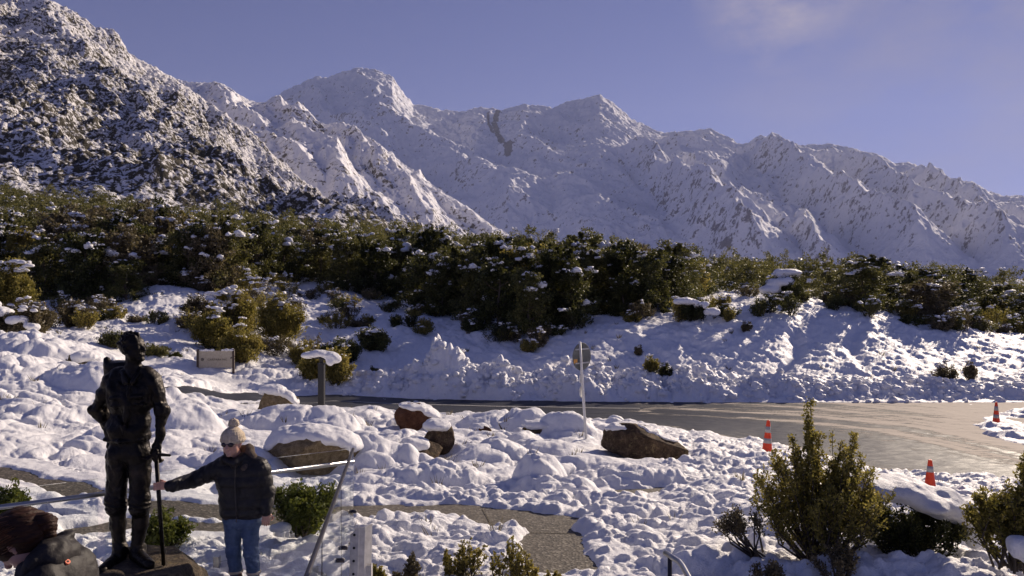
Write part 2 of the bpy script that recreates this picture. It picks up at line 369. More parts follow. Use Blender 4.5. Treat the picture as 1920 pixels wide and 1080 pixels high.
ru = np.linspace(150, 2500, 620); ry = np.geomspace(13.5, 36, 300); RU, RY = np.meshgrid(ru, ry); RX = (RU-960)/F*RY; RZ = G(RX, RY)+.02
rd = psd(RX, RY, ROAD); RZ += .012*fbm(RX*1.5, RY*3, 3, 130)
keep = (rd.ravel() < .9); fc = grid_faces(*RX.shape); fc = fc[keep[fc].all(1)]
used = np.unique(fc); rm = np.full(RX.size, -1); rm[used] = np.arange(len(used))
V = np.stack([RX, RY, RZ], -1).reshape(-1, 3)[used]
o = mk('road', V, rm[fc], M_ROAD, smooth=True); tag(o, kind='structure')
rx, ry_ = V[:, 0], V[:, 1]
# slush: swept tyre tracks curving from the main road into the side road
TR = XY([(1250, 772), (1500, 785), (1700, 805), (1850, 838), (2050, 880)]); dT, _, _ = pdist(rx, ry_, TR)
TR2 = XY([(1290, 790), (1450, 808), (1600, 835), (1750, 868), (1930, 896)]); dT2, _, _ = pdist(rx, ry_, TR2)
dI = psd(rx, ry_, ISLAND); dR = -psd(rx, ry_, ROAD)
u_ = 960+F*rx/ry_
slush = .16+.16*sstep(1000, 1500, u_)+.45*np.exp(-(dI/1.6)**2)+.35*np.exp(-((dT-.9)/.5)**2)-.45*np.exp(-(dT/.55)**2)-.55*np.exp(-((dT2)/1.5)**2)+.12*np.exp(-(dR/.5)**2)
slush += (.34*fbm(dT*2.6, ry_*.12+rx*.06, 4, 7)+.25*fbm(dT2*4.5, rx*.10, 3, 8))*sstep(1050, 1300, u_)+.25*sstep(1500, 1850, u_)*sstep(29.5, 31.5, ry_)+.30*sstep(1300, 1650, u_)*(1-np.exp(-(dT2/1.7)**2))-.18*np.exp(-(dT2/2.0)**2)
attr(o, 'slush', slush)
# painted edge line on the road (far lane)
M_PAINT = mat('road_paint', (.62, .6, .56), .6); q = N(M_PAINT); q.l(q.ramp(q.noise(20, 5, .7), [(.4, (.18, .18, .18)), (.6, (.62, .6, .56))]), q.b.inputs['Base Color'])
pl = XY([(470, 745), (620, 753), (800, 760), (1000, 764), (1200, 767)]); pv = []
xs = np.linspace(pl[0][0], pl[-1][0], 80); ysx = np.interp(xs, [p[0] for p in pl], [p[1] for p in pl])
for xx_, y0 in zip(xs, ysx):
    for dy in (-.07, .07): pv.append((xx_, y0+dy, float(G(xx_, y0+dy))+.032))
o = mk('road_marking', pv, grid_faces(80, 2), M_PAINT); tag(o, kind='structure')
for nm_, pa, pb in (('footpath_joint', (992, 1001), (1082, 1003)), ('footpath_joint', (905, 957), (918, 981))):
    A_, B_ = at(*pa), at(*pb); d_ = np.array([B_[0]-A_[0], B_[1]-A_[1]]); d_ /= np.linalg.norm(d_); n_ = np.array([-d_[1], d_[0]])*.012; tt_ = np.linspace(0, 1, 12); vv_ = []
    for t_ in tt_:
        for s_ in (-1, 1):
            px_, py_ = A_[0]+(B_[0]-A_[0])*t_+s_*n_[0], A_[1]+(B_[1]-A_[1])*t_+s_*n_[1]; vv_.append((px_, py_, float(G(px_, py_))+.018))
    o = mk(nm_, vv_, grid_faces(12, 2), M_SOIL); tag(o, kind='structure')
# footpath: washed-gravel concrete
M_PATH = mat('pebble_concrete', (.2, .18, .15), .75); q = N(M_PATH)
vo = q.n('ShaderNodeTexVoronoi'); vo.inputs['Scale'].default_value = 30; q.l(q.coord(), vo.inputs['Vector'])
sep = q.n('ShaderNodeSeparateColor'); q.l(vo.outputs['Color'], sep.inputs[0])
cc = q.ramp(sep.outputs[0], [(0, (.022, .018, .013)), (.4, (.055, .044, .030)), (.8, (.11, .09, .065)), (1, (.27, .24, .19))])
q.l(q.mix(q.math('MULTIPLY', q.noise(3, 4), .6), cc, (.10, .085, .065)), q.b.inputs['Base Color']); q.bump(vo.outputs['Distance'], .7, .01)
fu = np.linspace(-600, 1250, 520); fy = np.geomspace(6.5, 13.5, 200); FU, FY = np.meshgrid(fu, fy); FX = (FU-960)/F*FY
fd = np.minimum(np.minimum(psd(FX, FY, FOOT1), psd(FX, FY, FOOT2)), psd(FX, FY, BARE)); keep = (fd.ravel() < .4); fc = grid_faces(*FX.shape); fc = fc[keep[fc].all(1)]
used = np.unique(fc); rm = np.full(FX.size, -1); rm[used] = np.arange(len(used))
o = mk('footpath', np.stack([FX, FY, G(FX, FY)+.012], -1).reshape(-1, 3)[used], rm[fc], M_PATH, smooth=True); tag(o, kind='structure')

# ------------------------------------------------------------------ mountains
def interp(pts): 
    a = np.array(pts, float); return lambda u: np.interp(u, a[:, 0], a[:, 1])
def mountain(name, u0, u1, nu, nt_, crest, Dc, vb, Db, p=1.2, relief=None, spurs=(), crack=(), m=None, rock=None, back=.35, jag=.0):
    us = np.linspace(u0, u1, nu); t = np.concatenate([np.linspace(0, 1, nt_), 1+np.linspace(.02, back, 14)])
    U, T = np.meshgrid(us, t); dc = Dc(U); db = Db(U)
    Y = db+(dc-db)*T; Xc = (U-960)/F
    zc = CZ-(crest(U)-540)/F*dc; zb = CZ-(vb(U)-540)/F*db
    Tc = np.clip(T, 0, 1); Z = zb+(zc-zb)*Tc**p; Z = np.where(T > 1, zc-(zc-zb)*(T-1)*1.6, Z)
    X = Xc*Y
    def uvxy(u, v):
        tt = np.linspace(0, 1, 400); yy_ = Db(u)+(Dc(u)-Db(u))*tt
        c = CZ-(crest(u)-540)/F*Dc(u); b = CZ-(vb(u)-540)/F*Db(u); vv = 540-(b+(c-b)*tt**p-CZ)/yy_*F
        k = int(np.argmin(np.abs(vv-v))); return ((u-960)/F*yy_[k], yy_[k])
    env = np.clip(np.minimum(T/.12, 1), 0, 1)*np.clip((1.02-Tc)/.12, .0, 1)
    S = 0
    for (pl_, Wd, Hh, asym) in spurs:
        pts = [uvxy(float(a), float(b)) for a, b in pl_]
        wv = Wd*.22*fbm(X/Wd/1.5, Y/Wd/1.5, 3, 77)
        d, par, side = pdist(X+wv, Y+wv*.5, pts)
        ww = np.where(side > 0, Wd*asym, Wd)
        S = np.maximum(S, Hh*np.clip(1-d/ww, 0, 1)**1.15*np.clip(par*5+.15, 0, 1)*np.clip((1-par)*6+.1, 0, 1))
    R = relief(X, Y, Z, T) if relief else 0
    Z = Z+S+env*R+jag*np.clip((Tc-.8)*5, 0, 1)*ridged(X/jag/3, Y/jag/3, 4, 5)*(T <= 1.2)
    o = mk(name, np.stack([X, Y, Z], -1), grid_faces(*X.shape), m, smooth=True); tag(o, kind='structure')
    cr = np.zeros_like(X)
    for (pl_, Wd) in crack:
        d, par, _ = pdist(X, Y, [uvxy(float(a), float(b)) for a, b in pl_]); cr = np.maximum(cr, np.clip(1.4-d/Wd, 0, 1))
    attr(o, 'crack', cr); attr(o, 'low', 1-Tc)
    return o
def mtn_mat(name, snowc, rockc, n_scale, thr, slope=(.55, .8), bump=(.6, 4), lowk=0, stretch=None, soft=.06, crk=True, n2k=3.1):
    m = mat(name, snowc, .8, spec=.1); q = N(m)
    g = q.n('ShaderNodeNewGeometry'); s = q.n('ShaderNodeSeparateXYZ'); q.l(g.outputs['True Normal'], s.inputs[0])
    a = q.noise(n_scale, 5, .62, stretch=stretch); b = q.noise(n_scale*n2k, 4, .6)
    f = q.math('ADD', q.math('MULTIPLY', a, .65), q.math('MULTIPLY', b, .35))
    st = q.math('SUBTRACT', 1, s.outputs[2])                       # steepness
    f = q.math('ADD', f, q.math('MULTIPLY', st, slope[0]))
    if lowk: f = q.math('ADD', f, q.math('MULTIPLY', q.attr('low'), lowk))
    if crk: f = q.math('ADD', f, q.math('MULTIPLY', q.attr('crack'), .35))
    f = q.math('ADD', f, q.math('MULTIPLY', q.math('SUBTRACT', q.noise(n_scale*.09, 5, .6), .5), .30))
    k = q.ramp(f, [(thr, (0, 0, 0)), (thr+soft, (1, 1, 1))])
    rc = q.mix(q.noise(n_scale*1.7, 3), rockc, tuple(c*1.9 for c in rockc))
    q.l(q.mix(k, snowc, rc), q.b.inputs['Base Color'])
    q.bump(q.math('ADD', a, q.math('MULTIPLY', b, .5)), *bump)
    return m
M_FAR = mtn_mat('far_snow_rock', (.80, .80, .84), (.15, .14, .16), .022, .735, slope=(.36, 0), bump=(.8, 12), n2k=3.4)
M_MID = mtn_mat('mid_snow_scrub', (.82, .81, .83), (.10, .09, .08), .085, .645, slope=(.20, 0), bump=(.8, 3.5), lowk=.05, n2k=2.6)
M_NEAR = mtn_mat('near_snow_scrub', (.84, .82, .82), (.050, .044, .032), .40, .59, slope=(.13, 0), bump=(1.0, 2.0), lowk=.10, soft=.05, n2k=2.3)

crest_far = interp([(300, 260), (420, 225), (490, 203), (520, 180), (560, 160), (590, 148), (615, 150), (640, 138), (670, 130), (700, 134), (735, 146), (750, 168), (775, 195), (820, 206), (865, 214), (905, 205),
    (940, 210), (985, 197), (1035, 205), (1060, 196), (1095, 188), (1125, 181), (1150, 196), (1185, 225), (1220, 242), (1245, 253), (1290, 250), (1330, 246), (1370, 265), (1405, 283), (1440, 270), (1462, 280), (1485, 273),
    (1510, 278), (1560, 275), (1600, 283), (1650, 295), (1680, 312), (1702, 308), (1735, 320), (1765, 330), (1790, 344), (1822, 345), (1850, 362), (1880, 374), (1920, 374), (2000, 400), (2300, 450), (2600, 470)])
Dcf = interp([(300, 8200), (800, 8000), (1250, 7600), (1400, 6500), (1920, 5600), (2600, 5200)])
Dbf = interp([(300, 4300), (900, 4000), (1300, 3000), (1920, 2300), (2600, 2000)])
vbf = lambda u: np.full_like(np.asarray(u, float), 545.)
def rel_far(X, Y, Z, T):
    wx = X+220*fbm(X/900, Y/900, 3, 3); wy = Y+220*fbm(X/900, Y/900, 3, 4)
    a = wx*.74+wy*.67; b = -wx*.67+wy*.74       # gullies run diagonally down the face
    r = ridged(a/560, b/2600, 4, 21, .5)
    r2 = ridged(a/210, b/700, 4, 29, .55)
    tp_ = 1-.5*sstep(1350, 1650, 960+F*X/Y)
    return tp_*(120*(r-.55)+30*(r2-.5))+14*fbm(X/200, Y/220, 4, 25)+19*ridged(X/75, Y/110, 5, 27, .6)
spf = [([(1160, 292), (1215, 335), (1262, 372), (1330, 430), (1400, 492), (1440, 530)], 260, 250, .6),
       ([(1405, 285), (1500, 350), (1600, 430), (1690, 490), (1740, 520)], 240, 230, .6),
       ([(1560, 300), (1650, 370), (1760, 440), (1860, 490), (1920, 520)], 220, 200, .6),
       ([(1700, 330), (1800, 400), (1920, 470), (2100, 530)], 200, 170, .6),
       ([(690, 185), (720, 240), (850, 320), (950, 400), (1010, 460)], 420, 190, .8),
       ([(1240, 262), (1310, 330), (1420, 420), (1520, 500)], 260, 110, .8),
       ([(940, 225), (990, 300), (1075, 400), (1120, 470)], 340, 100, .8),
       ([(1480, 445), (1530, 500), (1560, 530)], 150, 140, .6)]
mountain('mountain_range', 300, 2600, 1250, 520, crest_far, Dcf, vbf, Dbf, 1.12, rel_far, spf,
         crack=[([(934, 212), (926, 245), (938, 275), (955, 300)], 26), ([(915, 218), (916, 245), (925, 262)], 12)], m=M_FAR, jag=26)
# middle ridge
crest_mid = interp([(100, 110), (300, 140), (345, 156), (400, 163), (440, 182), (470, 196), (500, 200), (530, 216), (580, 226), (640, 250), (700, 276), (740, 300), (780, 325), (830, 362), (880, 398), (920, 425), (945, 438), (990, 465), (1100, 520)])
Dcm = interp([(100, 1900), (500, 1850), (945, 1500), (1100, 1400)]); Dbm = interp([(100, 900), (945, 1050), (1100, 1100)])
vbm = lambda u: np.interp(u, [100, 900, 1100], [430, 500, 540])
def rel_mid(X, Y, Z, T):
    wx = X+60*fbm(X/250, Y/250, 3, 3); wy = Y+60*fbm(X/250, Y/250, 3, 4)
    a = wx*.90+wy*.43; b = -wx*.43+wy*.90
    return 34*(ridged(a/130, b/700, 5, 33, .5)-.55)+6*fbm(X/45, Y/50, 4, 35)+5*ridged(X/22, Y/30, 2, 37)
spm = [([(500, 205), (560, 290), (640, 370), (690, 420)], 110, 60, .8), ([(620, 245), (690, 320), (760, 385), (800, 430)], 90, 50, .8), ([(400, 170), (450, 260), (560, 350), (640, 400)], 110, 55, .8)]
mountain('mid_ridge', 100, 1100, 900, 420, crest_mid, Dcm, vbm, Dbm, 1.1, rel_mid, spm, m=M_MID, jag=5)
# near slope on the left
crest_near = interp([(-1500, -900), (-700, -420), (-200, -130), (0, -30), (60, -18), (90, 0), (110, 14), (150, 40), (190, 66), (240, 100), (300, 135), (340, 158), (370, 185), (420, 228), (470, 275), (520, 318), (580, 362), (640, 390), (700, 412), (760, 436), (900, 500)])
Dcn = interp([(-1500, 900), (0, 860), (340, 780), (700, 560), (900, 450)]); Dbn = interp([(-1500, 200), (0, 225), (500, 240), (900, 255)])
vbn = lambda u: np.interp(u, [-1500, -200, 300, 600, 900], [395, 395, 425, 450, 505])
def rel_near(X, Y, Z, T):
    wx = X+25*fbm(X/110, Y/110, 3, 3); wy = Y+25*fbm(X/110, Y/110, 3, 4)
    a = wx*.87+wy*.50; b = -wx*.50+wy*.87
    return 21*(ridged(a/80, b/330, 5, 43, .5)-.55)+7*fbm(X/30, Y/34, 4, 45)+3*domes(X/4.2, Y/4.6, 47)+1.8*domes(X/2.2, Y/2.5, 49)
mountain('near_mountain', -1500, 900, 1500, 620, crest_near, Dcn, vbn, Dbn, 1.05, rel_near, [], m=M_NEAR, jag=3)
# valley floor between the garden and the ranges
vu = np.linspace(-2500, 4800, 200); vy = np.geomspace(240, 9000, 160); VU, VY = np.meshgrid(vu, vy); VX = (VU-960)/F*VY
e_ = np.interp(VU.ravel(), GU, GZ[-1]).reshape(VU.shape); t_ = sstep(240, 800, VY)
VZ = (e_-.6)*(1-t_)+(-16)*t_+VY*.002+3*fbm(VX/120, VY/120, 4, 9)*sstep(400, 900, VY)
o = mk('valley_floor', np.stack([VX, VY, VZ], -1), grid_faces(*VX.shape), M_MID, smooth=True); tag(o, kind='structure')
# ------------------------------------------------------------------ mesh builders
class MB:
    def __init__(s): s.v = []; s.f = []; s.n = 0
    def add(s, v, f):
        v = np.asarray(v, float).reshape(-1, 3); s.v.append(v); s.f += [tuple(int(i)+s.n for i in q) for q in f]; s.n += len(v)
    def box(s, lo, hi, R=None, c=(0, 0, 0), bev=0):
        x0, y0, z0 = lo; x1, y1, z1 = hi
        v = np.array([(x0, y0, z0), (x1, y0, z0), (x1, y1, z0), (x0, y1, z0), (x0, y0, z1), (x1, y0, z1), (x1, y1, z1), (x0, y1, z1)], float)
        if R is not None: v = v@np.array(R).T
        s.add(v+np.array(c), [(0, 3, 2, 1), (4, 5, 6, 7), (0, 1, 5, 4), (1, 2, 6, 5), (2, 3, 7, 6), (3, 0, 4, 7)])
    def tube(s, pts, rad, seg=8, cap=True):
        pts = np.asarray(pts, float); n = len(pts); rad = np.full(n, rad) if np.isscalar(rad) else np.asarray(rad, float)
        d = np.gradient(pts, axis=0); d /= np.linalg.norm(d, axis=1, keepdims=True)+1e-12
        ref = np.array([0, 0, 1.]) if abs(d[0][2]) < .9 else np.array([1., 0, 0]); V = []
        for i in range(n):
            a = np.cross(d[i], ref); a /= np.linalg.norm(a)+1e-12; b = np.cross(d[i], a); ref = np.cross(a, d[i])
            t = np.linspace(0, 2*np.pi, seg, endpoint=False); V.append(pts[i]+rad[i]*(np.cos(t)[:, None]*a+np.sin(t)[:, None]*b))
        f = [(i*seg+j, i*seg+(j+1) % seg, (i+1)*seg+(j+1) % seg, (i+1)*seg+j) for i in range(n-1) for j in range(seg)]
        if cap: f += [tuple(range(seg))[::-1], tuple((n-1)*seg+j for j in range(seg))]
        s.add(np.concatenate(V), f)
    def lathe(s, prof, seg=24, c=(0, 0, 0)):
        n = len(prof); t = np.linspace(0, 2*np.pi, seg, endpoint=False)
        V = [(r*np.cos(a)+c[0], r*np.sin(a)+c[1], z+c[2]) for r, z in prof for a in t]
        f = [(i*seg+j, i*seg+(j+1) % seg, (i+1)*seg+(j+1) % seg, (i+1)*seg+j) for i in range(n-1) for j in range(seg)]
        f += [tuple(range(seg))[::-1], tuple((n-1)*seg+j for j in range(seg))]
        s.add(V, f)
    def build(s, name, m, parent=None, smooth=False):
        return mk(name, np.concatenate(s.v), s.f, m, parent, smooth)
def ico(sub=3):
    bm = bmesh.new(); bmesh.ops.create_icosphere(bm, subdivisions=sub, radius=1)
    v = np.array([x.co[:] for x in bm.verts]); f = np.array([[w_.index for w_ in q_.verts] for q_ in bm.faces]); bm.free(); return v, f
ICO = {k: ico(k) for k in (1, 2, 3, 4, 5)}
def sdf_mesh(prims, res, disp=None, pad=.06):
    """prims: ('c',a,b,ra,rb,k) tapered capsule, ('e',c,(rx,ry,rz),euler,k) ellipsoid, ('b',c,half,euler,r,k) box; k<0 subtracts"""
    lo = np.array([1e9]*3); hi = -lo
    for p in prims:
        if p[0] == 'c': r = max(p[3], p[4]); l = np.minimum(p[1], p[2])-r; h = np.maximum(p[1], p[2])+r
        else: r = np.linalg.norm(p[2]) if p[0] == 'b' else max(p[2]); l = np.array(p[1])-r; h = np.array(p[1])+r
        if p[-1] >= 0: lo = np.minimum(lo, l); hi = np.maximum(hi, h)
    lo = lo-pad; hi = hi+pad; n = np.ceil((hi-lo)/res).astype(int)+1
    ax = [lo[i]+res*np.arange(n[i]) for i in range(3)]; D = np.full(n, .5)
    for p in prims:
        k = abs(p[-1]); m = .04+k+2*res
        if p[0] == 'c': r = max(p[3], p[4]); l = np.minimum(p[1], p[2])-r-m; h = np.maximum(p[1], p[2])+r+m
        else: r = np.linalg.norm(p[2]) if p[0] == 'b' else max(p[2]); l = np.array(p[1])-r-m; h = np.array(p[1])+r+m
        i0 = np.clip(((l-lo)/res).astype(int), 0, n-1); i1 = np.clip(((h-lo)/res).astype(int)+2, 1, n)
        X, Y, Z = np.meshgrid(ax[0][i0[0]:i1[0]], ax[1][i0[1]:i1[1]], ax[2][i0[2]:i1[2]], indexing='ij')
        if X.size == 0: continue
        if p[0] == 'c':
            a = np.array(p[1], float); b = np.array(p[2], float); d = b-a; L = d@d+1e-12
            t = np.clip(((X-a[0])*d[0]+(Y-a[1])*d[1]+(Z-a[2])*d[2])/L, 0, 1)
            q = np.sqrt((X-a[0]-t*d[0])**2+(Y-a[1]-t*d[1])**2+(Z-a[2]-t*d[2])**2)-(p[3]+(p[4]-p[3])*t)
        else:
            from mathutils import Euler
            R = np.array(Euler(p[3] or (0, 0, 0)).to_matrix()).T
            x, y, z = X-p[1][0], Y-p[1][1], Z-p[1][2]
            x, y, z = R[0, 0]*x+R[0, 1]*y+R[0, 2]*z, R[1, 0]*x+R[1, 1]*y+R[1, 2]*z, R[2, 0]*x+R[2, 1]*y+R[2, 2]*z
            if p[0] == 'e':
                s = p[2]; k0 = np.sqrt((x/s[0])**2+(y/s[1])**2+(z/s[2])**2); k1 = np.sqrt((x/s[0]**2)**2+(y/s[1]**2)**2+(z/s[2]**2)**2)
                q = k0*(k0-1)/(k1+1e-9)
            else:
                s = p[2]; rr = p[4]; dx, dy, dz = np.abs(x)-s[0]+rr, np.abs(y)-s[1]+rr, np.abs(z)-s[2]+rr
                q = np.sqrt(np.maximum(dx, 0)**2+np.maximum(dy, 0)**2+np.maximum(dz, 0)**2)+np.minimum(np.maximum(dx, np.maximum(dy, dz)), 0)-rr
        sl3 = (slice(i0[0], i1[0]), slice(i0[1], i1[1]), slice(i0[2], i1[2])); A = D[sl3]
        if p[-1] < 0: D[sl3] = np.maximum(A, -q)
        elif k > 1e-6: hh = np.clip(.5+.5*(A-q)/k, 0, 1); D[sl3] = A*(1-hh)+q*hh-k*hh*(1-hh)
        else: D[sl3] = np.minimum(A, q)
    if disp is not None:
        X, Y, Z = np.meshgrid(*ax, indexing='ij'); near = np.abs(D) < .05
        D[near] += disp(X[near], Y[near], Z[near])
    # surface nets
    S = D < 0; c = np.zeros(tuple(n-1), int)
    corners = [(i, j, k) for i in (0, 1) for j in (0, 1) for k in (0, 1)]
    for (i, j, k) in corners: c += S[i:n[0]-1+i, j:n[1]-1+j, k:n[2]-1+k]
    act = (c > 0) & (c < 8); idx = np.full(act.shape, -1); ii = np.argwhere(act); idx[act] = np.arange(len(ii))
    acc = np.zeros((len(ii), 3)); cnt = np.zeros(len(ii))
    for a in range(8):
        for b in range(a+1, 8):
            ca, cb = np.array(corners[a]), np.array(corners[b])
            if np.abs(ca-cb).sum() != 1: continue
            da = D[tuple((ii+ca).T)]; db = D[tuple((ii+cb).T)]; m = (da < 0) != (db < 0)
            t = np.where(m, da/(da-db+1e-12), 0)[:, None]; pt = ca+(cb-ca)*t; acc += np.where(m[:, None], pt, 0); cnt += m
    V = lo+res*(ii+acc/cnt[:, None]); Fc = []
    for axn in range(3):
        o1, o2 = [(1, 2), (2, 0), (0, 1)][axn]
        sa = [slice(1, -1)]*3; sa[axn] = slice(0, -1); sb = list(sa); sb[axn] = slice(1, None)
        A, B = S[tuple(sa)], S[tuple(sb)]; e = np.argwhere(A != B)
        base = e.copy(); base[:, o1] += 1; base[:, o2] += 1
        fl = A[tuple(e.T)]
        def ix(d1, d2):
            q_ = base.copy(); q_[:, o1] += d1; q_[:, o2] += d2; return idx[tuple(q_.T)]
        q4 = np.stack([ix(-1, -1), ix(0, -1), ix(0, 0), ix(-1, 0)], 1); q4[~fl] = q4[~fl][:, ::-1]; Fc.append(q4)
    Fc = np.concatenate(Fc); Fc = Fc[(Fc >= 0).all(1)]
    return V, Fc
def leaves(cen, rad, n, size, aspect=.55, flat=.8, up=0.3, rng=RNG):
    """n leaf quads round every centre"""
    cen = np.asarray(cen, float); k = len(cen); rad = np.broadcast_to(rad, (k,))
    d = rng.normal(size=(k, n, 3)); d /= np.linalg.norm(d, axis=-1, keepdims=True)+1e-9
    r = rng.random((k, n, 1))**.45*rad[:, None, None]; p = cen[:, None]+d*r*np.array([1, 1, flat])
    p = p.reshape(-1, 3); m = len(p)
    a = d.reshape(-1, 3)*.8+rng.normal(size=(m, 3))*.7+np.array([0, 0, up]); a /= np.linalg.norm(a, axis=1, keepdims=True)
    b = np.cross(a, rng.normal(size=(m, 3))); b /= np.linalg.norm(b, axis=1, keepdims=True)+1e-9
    s = size*(.6+.8*rng.random((m, 1)))
    V = np.stack([p-a*s*.5, p+b*s*aspect*.5, p+a*s*.5, p-b*s*aspect*.5], 1).reshape(-1, 3)
    return V, np.arange(4*m).reshape(-1, 4)
def merge(parts):
    V = []; Fq = []; o_ = 0
    for v, f in parts: V.append(v); Fq.append(np.asarray(f)+o_); o_ += len(v)
    return np.concatenate(V), np.concatenate(Fq)
def tri(p): return p
def blob(c, s, seed=0, sub=3, amp=.18, flat=-.35, freq=1.6):
    """a snow lump: squashed ball with a flattened underside"""
    v, f = ICO[sub]; n = 1+amp*vn3(v[:, 0]*freq+seed, v[:, 1]*freq, v[:, 2]*freq+9, seed)+amp*.4*vn3(v[:, 0]*4+seed, v[:, 1]*4, v[:, 2]*4, seed+3)
    v = v*n[:, None]; v[:, 2] = np.where(v[:, 2] < flat, flat+(v[:, 2]-flat)*.25, v[:, 2])
    return v*np.array(s)+np.array(c), f

# ------------------------------------------------------------------ plant materials
def leaf_mat(name, stops, trans=.35, var=.5):
    m = bpy.data.materials.new(name); m.use_nodes = True; q = N(m)
    oi = q.n('ShaderNodeObjectInfo'); g = q.n('ShaderNodeNewGeometry')
    f = q.math('ADD', q.math('MULTIPLY', g.outputs['Random Per Island'], .55), q.math('MULTIPLY', q.noise(.9, 3, .6), .5))
    f = q.math('ADD', f, q.math('MULTIPLY', q.math('SUBTRACT', oi.outputs['Random'], .5), var))
    c = q.ramp(f, stops); q.l(c, q.b.inputs['Base Color']); q.b.inputs['Roughness'].default_value = .55; q.b.inputs['Specular IOR Level'].default_value = .3
    tr = q.n('ShaderNodeBsdfTranslucent'); q.l(q.mix(.4, c, (.13, .12, .02), 'ADD'), tr.inputs['Color'])
    mx = q.n('ShaderNodeMixShader'); mx.inputs[0].default_value = trans
    q.l(q.b.outputs[0], mx.inputs[1]); q.l(tr.outputs[0], mx.inputs[2]); q.l(mx.outputs[0], q.out.inputs[0]); return m
M_LF = leaf_mat('evergreen_leaves', [(.12, (.011, .016, .006)), (.4, (.036, .044, .013)), (.62, (.085, .090, .026)), (.85, (.16, .145, .05))])
M_LF2 = leaf_mat('olive_leaves', [(.1, (.07, .07, .016)), (.45, (.20, .17, .04)), (.8, (.38, .30, .085))], .5, .2)
M_LF3 = leaf_mat('russet_leaves', [(.1, (.05, .040, .022)), (.45, (.115, .09, .05)), (.8, (.20, .165, .10))], .3, .2)
M_LFG = leaf_mat('bright_green_leaves', [(.1, (.03, .045, .008)), (.45, (.07, .095, .015)), (.8, (.14, .15, .03))], .4, .1)
M_BARK = mat('bark', (.10, .075, .055), .9); q = N(M_BARK); q.l(q.ramp(q.noise(18, 5, .7, stretch=(1, 1, .3)), [(.35, (.05, .035, .025)), (.65, (.16, .125, .10))]), q.b.inputs['Base Color']); q.bump(q.noise(40, 4), .6, .01)
M_TWIG = mat('dark_twigs', (.05, .038, .028), .85)
M_CAP = snow_mat('snow_on_plants', 1.5)

# ------------------------------------------------------------------ trees
def tree_parts(seed, H=5.5, W=4.2, ncl=110, nl=62, ls=.17, spiky=.5):
    r = np.random.default_rng(seed); b = MB()
    top = np.array([r.normal()*.15, r.normal()*.15, H*.9])
    pts = [np.array([0, 0, -.5])+(top-np.array([0, 0, -.5]))*t+np.array([r.normal(), r.normal(), 0])*.10*math.sin(t*3.1) for t in np.linspace(0, 1, 7)]
    b.tube(pts, np.linspace(.14, .02, 7), 7)
    cen = []; rad = []
    nlim = 15
    for i in range(nlim):
        t = .08+.82*i/nlim; p0 = pts[0]+(pts[-1]-pts[0])*t; a = i*2.4+r.random()*.8
        wl = W*.5*(1-t*.62)*(.7+.5*r.random()); rise = .35+.8*t+.3*r.random()
        q1 = p0+np.array([math.cos(a)*wl*.55, math.sin(a)*wl*.55, rise*wl*.30]); q2 = p0+np.array([math.cos(a)*wl, math.sin(a)*wl, rise*wl*.75])
        b.tube([p0, q1, q2], [.05*(1-t*.5), .03, .012], 5)
        for s in np.linspace(.35, 1.05, max(3, int(ncl/nlim))):
            c = p0+(q1-p0)*min(s*2, 1)+(q2-q1)*max(0, s*2-1)
            cen.append(c+r.normal(size=3)*.24*np.array([1, 1, .8])*W/4.2); rad.append(.34+.26*r.random())
    for i in range(6+int(spiky*8)):     # leaders reaching above the crown
        a = r.random()*6.28; rr = W*.30*r.random()**.7; z0 = H*(.72+.14*r.random())*(1-.35*(rr/(W*.5))**2)
        n5 = r.integers(3, 7)
        for k in range(n5): cen.append(np.array([math.cos(a)*rr, math.sin(a)*rr, z0+k*.17*H/5.5])+r.normal(size=3)*.04); rad.append(.27-.20*k/n5)
    for i in range(int(ncl*.28)):      # skirt that hides the stem
        a = r.random()*6.28; rr = W*.42*(.5+.6*r.random()); cen.append(np.array([math.cos(a)*rr, math.sin(a)*rr, .15+H*.3*r.random()])); rad.append(.36+.2*r.random())
    V, Fq = leaves(cen, np.array(rad), nl, ls, .6, .85, .25, r)
    # snow lying on outer tufts that face upwards
    cen = np.array(cen); order = np.argsort(-(cen[:, 2]*.5+1.3*np.hypot(cen[:, 0], cen[:, 1])*(r.random(len(cen))+.2)+1.5*r.random(len(cen))))
    caps = []; k = 0
    for j in order:
        if r.random() > .35: continue
        c = cen[j]+np.array([0, 0, rad[j]*.6]); s = (.10+.30*r.random()**2.2)
        for h_ in range(1+int(s*9)):
            dxy = r.normal(size=3)*np.array([s*.8, s*.8, s*.35]); ss = s*(.45+.5*r.random()); caps.append(tri(blob(c+dxy, (ss*1.2, ss, ss*.7), seed*50+j+h_*7, 1, .5)))
        lv_, lf_ = leaves([c], s*1.3, int(10+70*s), .13, .8, .35, .0, r); caps.append((lv_, np.concatenate([lf_[:, :3], lf_[:, [0, 2, 3]]]))); k += 1
        if k > 13: break
    return b, (V, Fq), merge(caps)
PROTO = []
specs = [(11, 5.6, 4.2, M_LF, .8), (12, 5.2, 4.6, M_LF, .4), (13, 6.0, 4.0, M_LF, 1), (14, 4.6, 4.6, M_LF, .2), (15, 5.3, 4.4, M_LF2, .5), (16, 4.2, 4.2, M_LF3, .3), (17, 5.8, 4.4, M_LF, .9)]
PM = []
def mesh_only(name, v, f, m, smooth=False):
    o = mk(name, v, f, m, smooth=smooth); me = o.data; bpy.data.objects.remove(o); return me
for (sd_, H, W, lm, sp) in specs:
    b, (lv, lf), (cv, cf) = tree_parts(sd_, H, W, spiky=sp)
    PM.append((mesh_only('trunk', np.concatenate(b.v), b.f, M_BARK), mesh_only('crown', lv, lf, lm), mesh_only('snow_cap', cv, cf, M_CAP, True), H, W, lm))
def inst(name, me, parent):
    o = bpy.data.objects.new(name, me); C.objects.link(o); o.parent = parent; return o
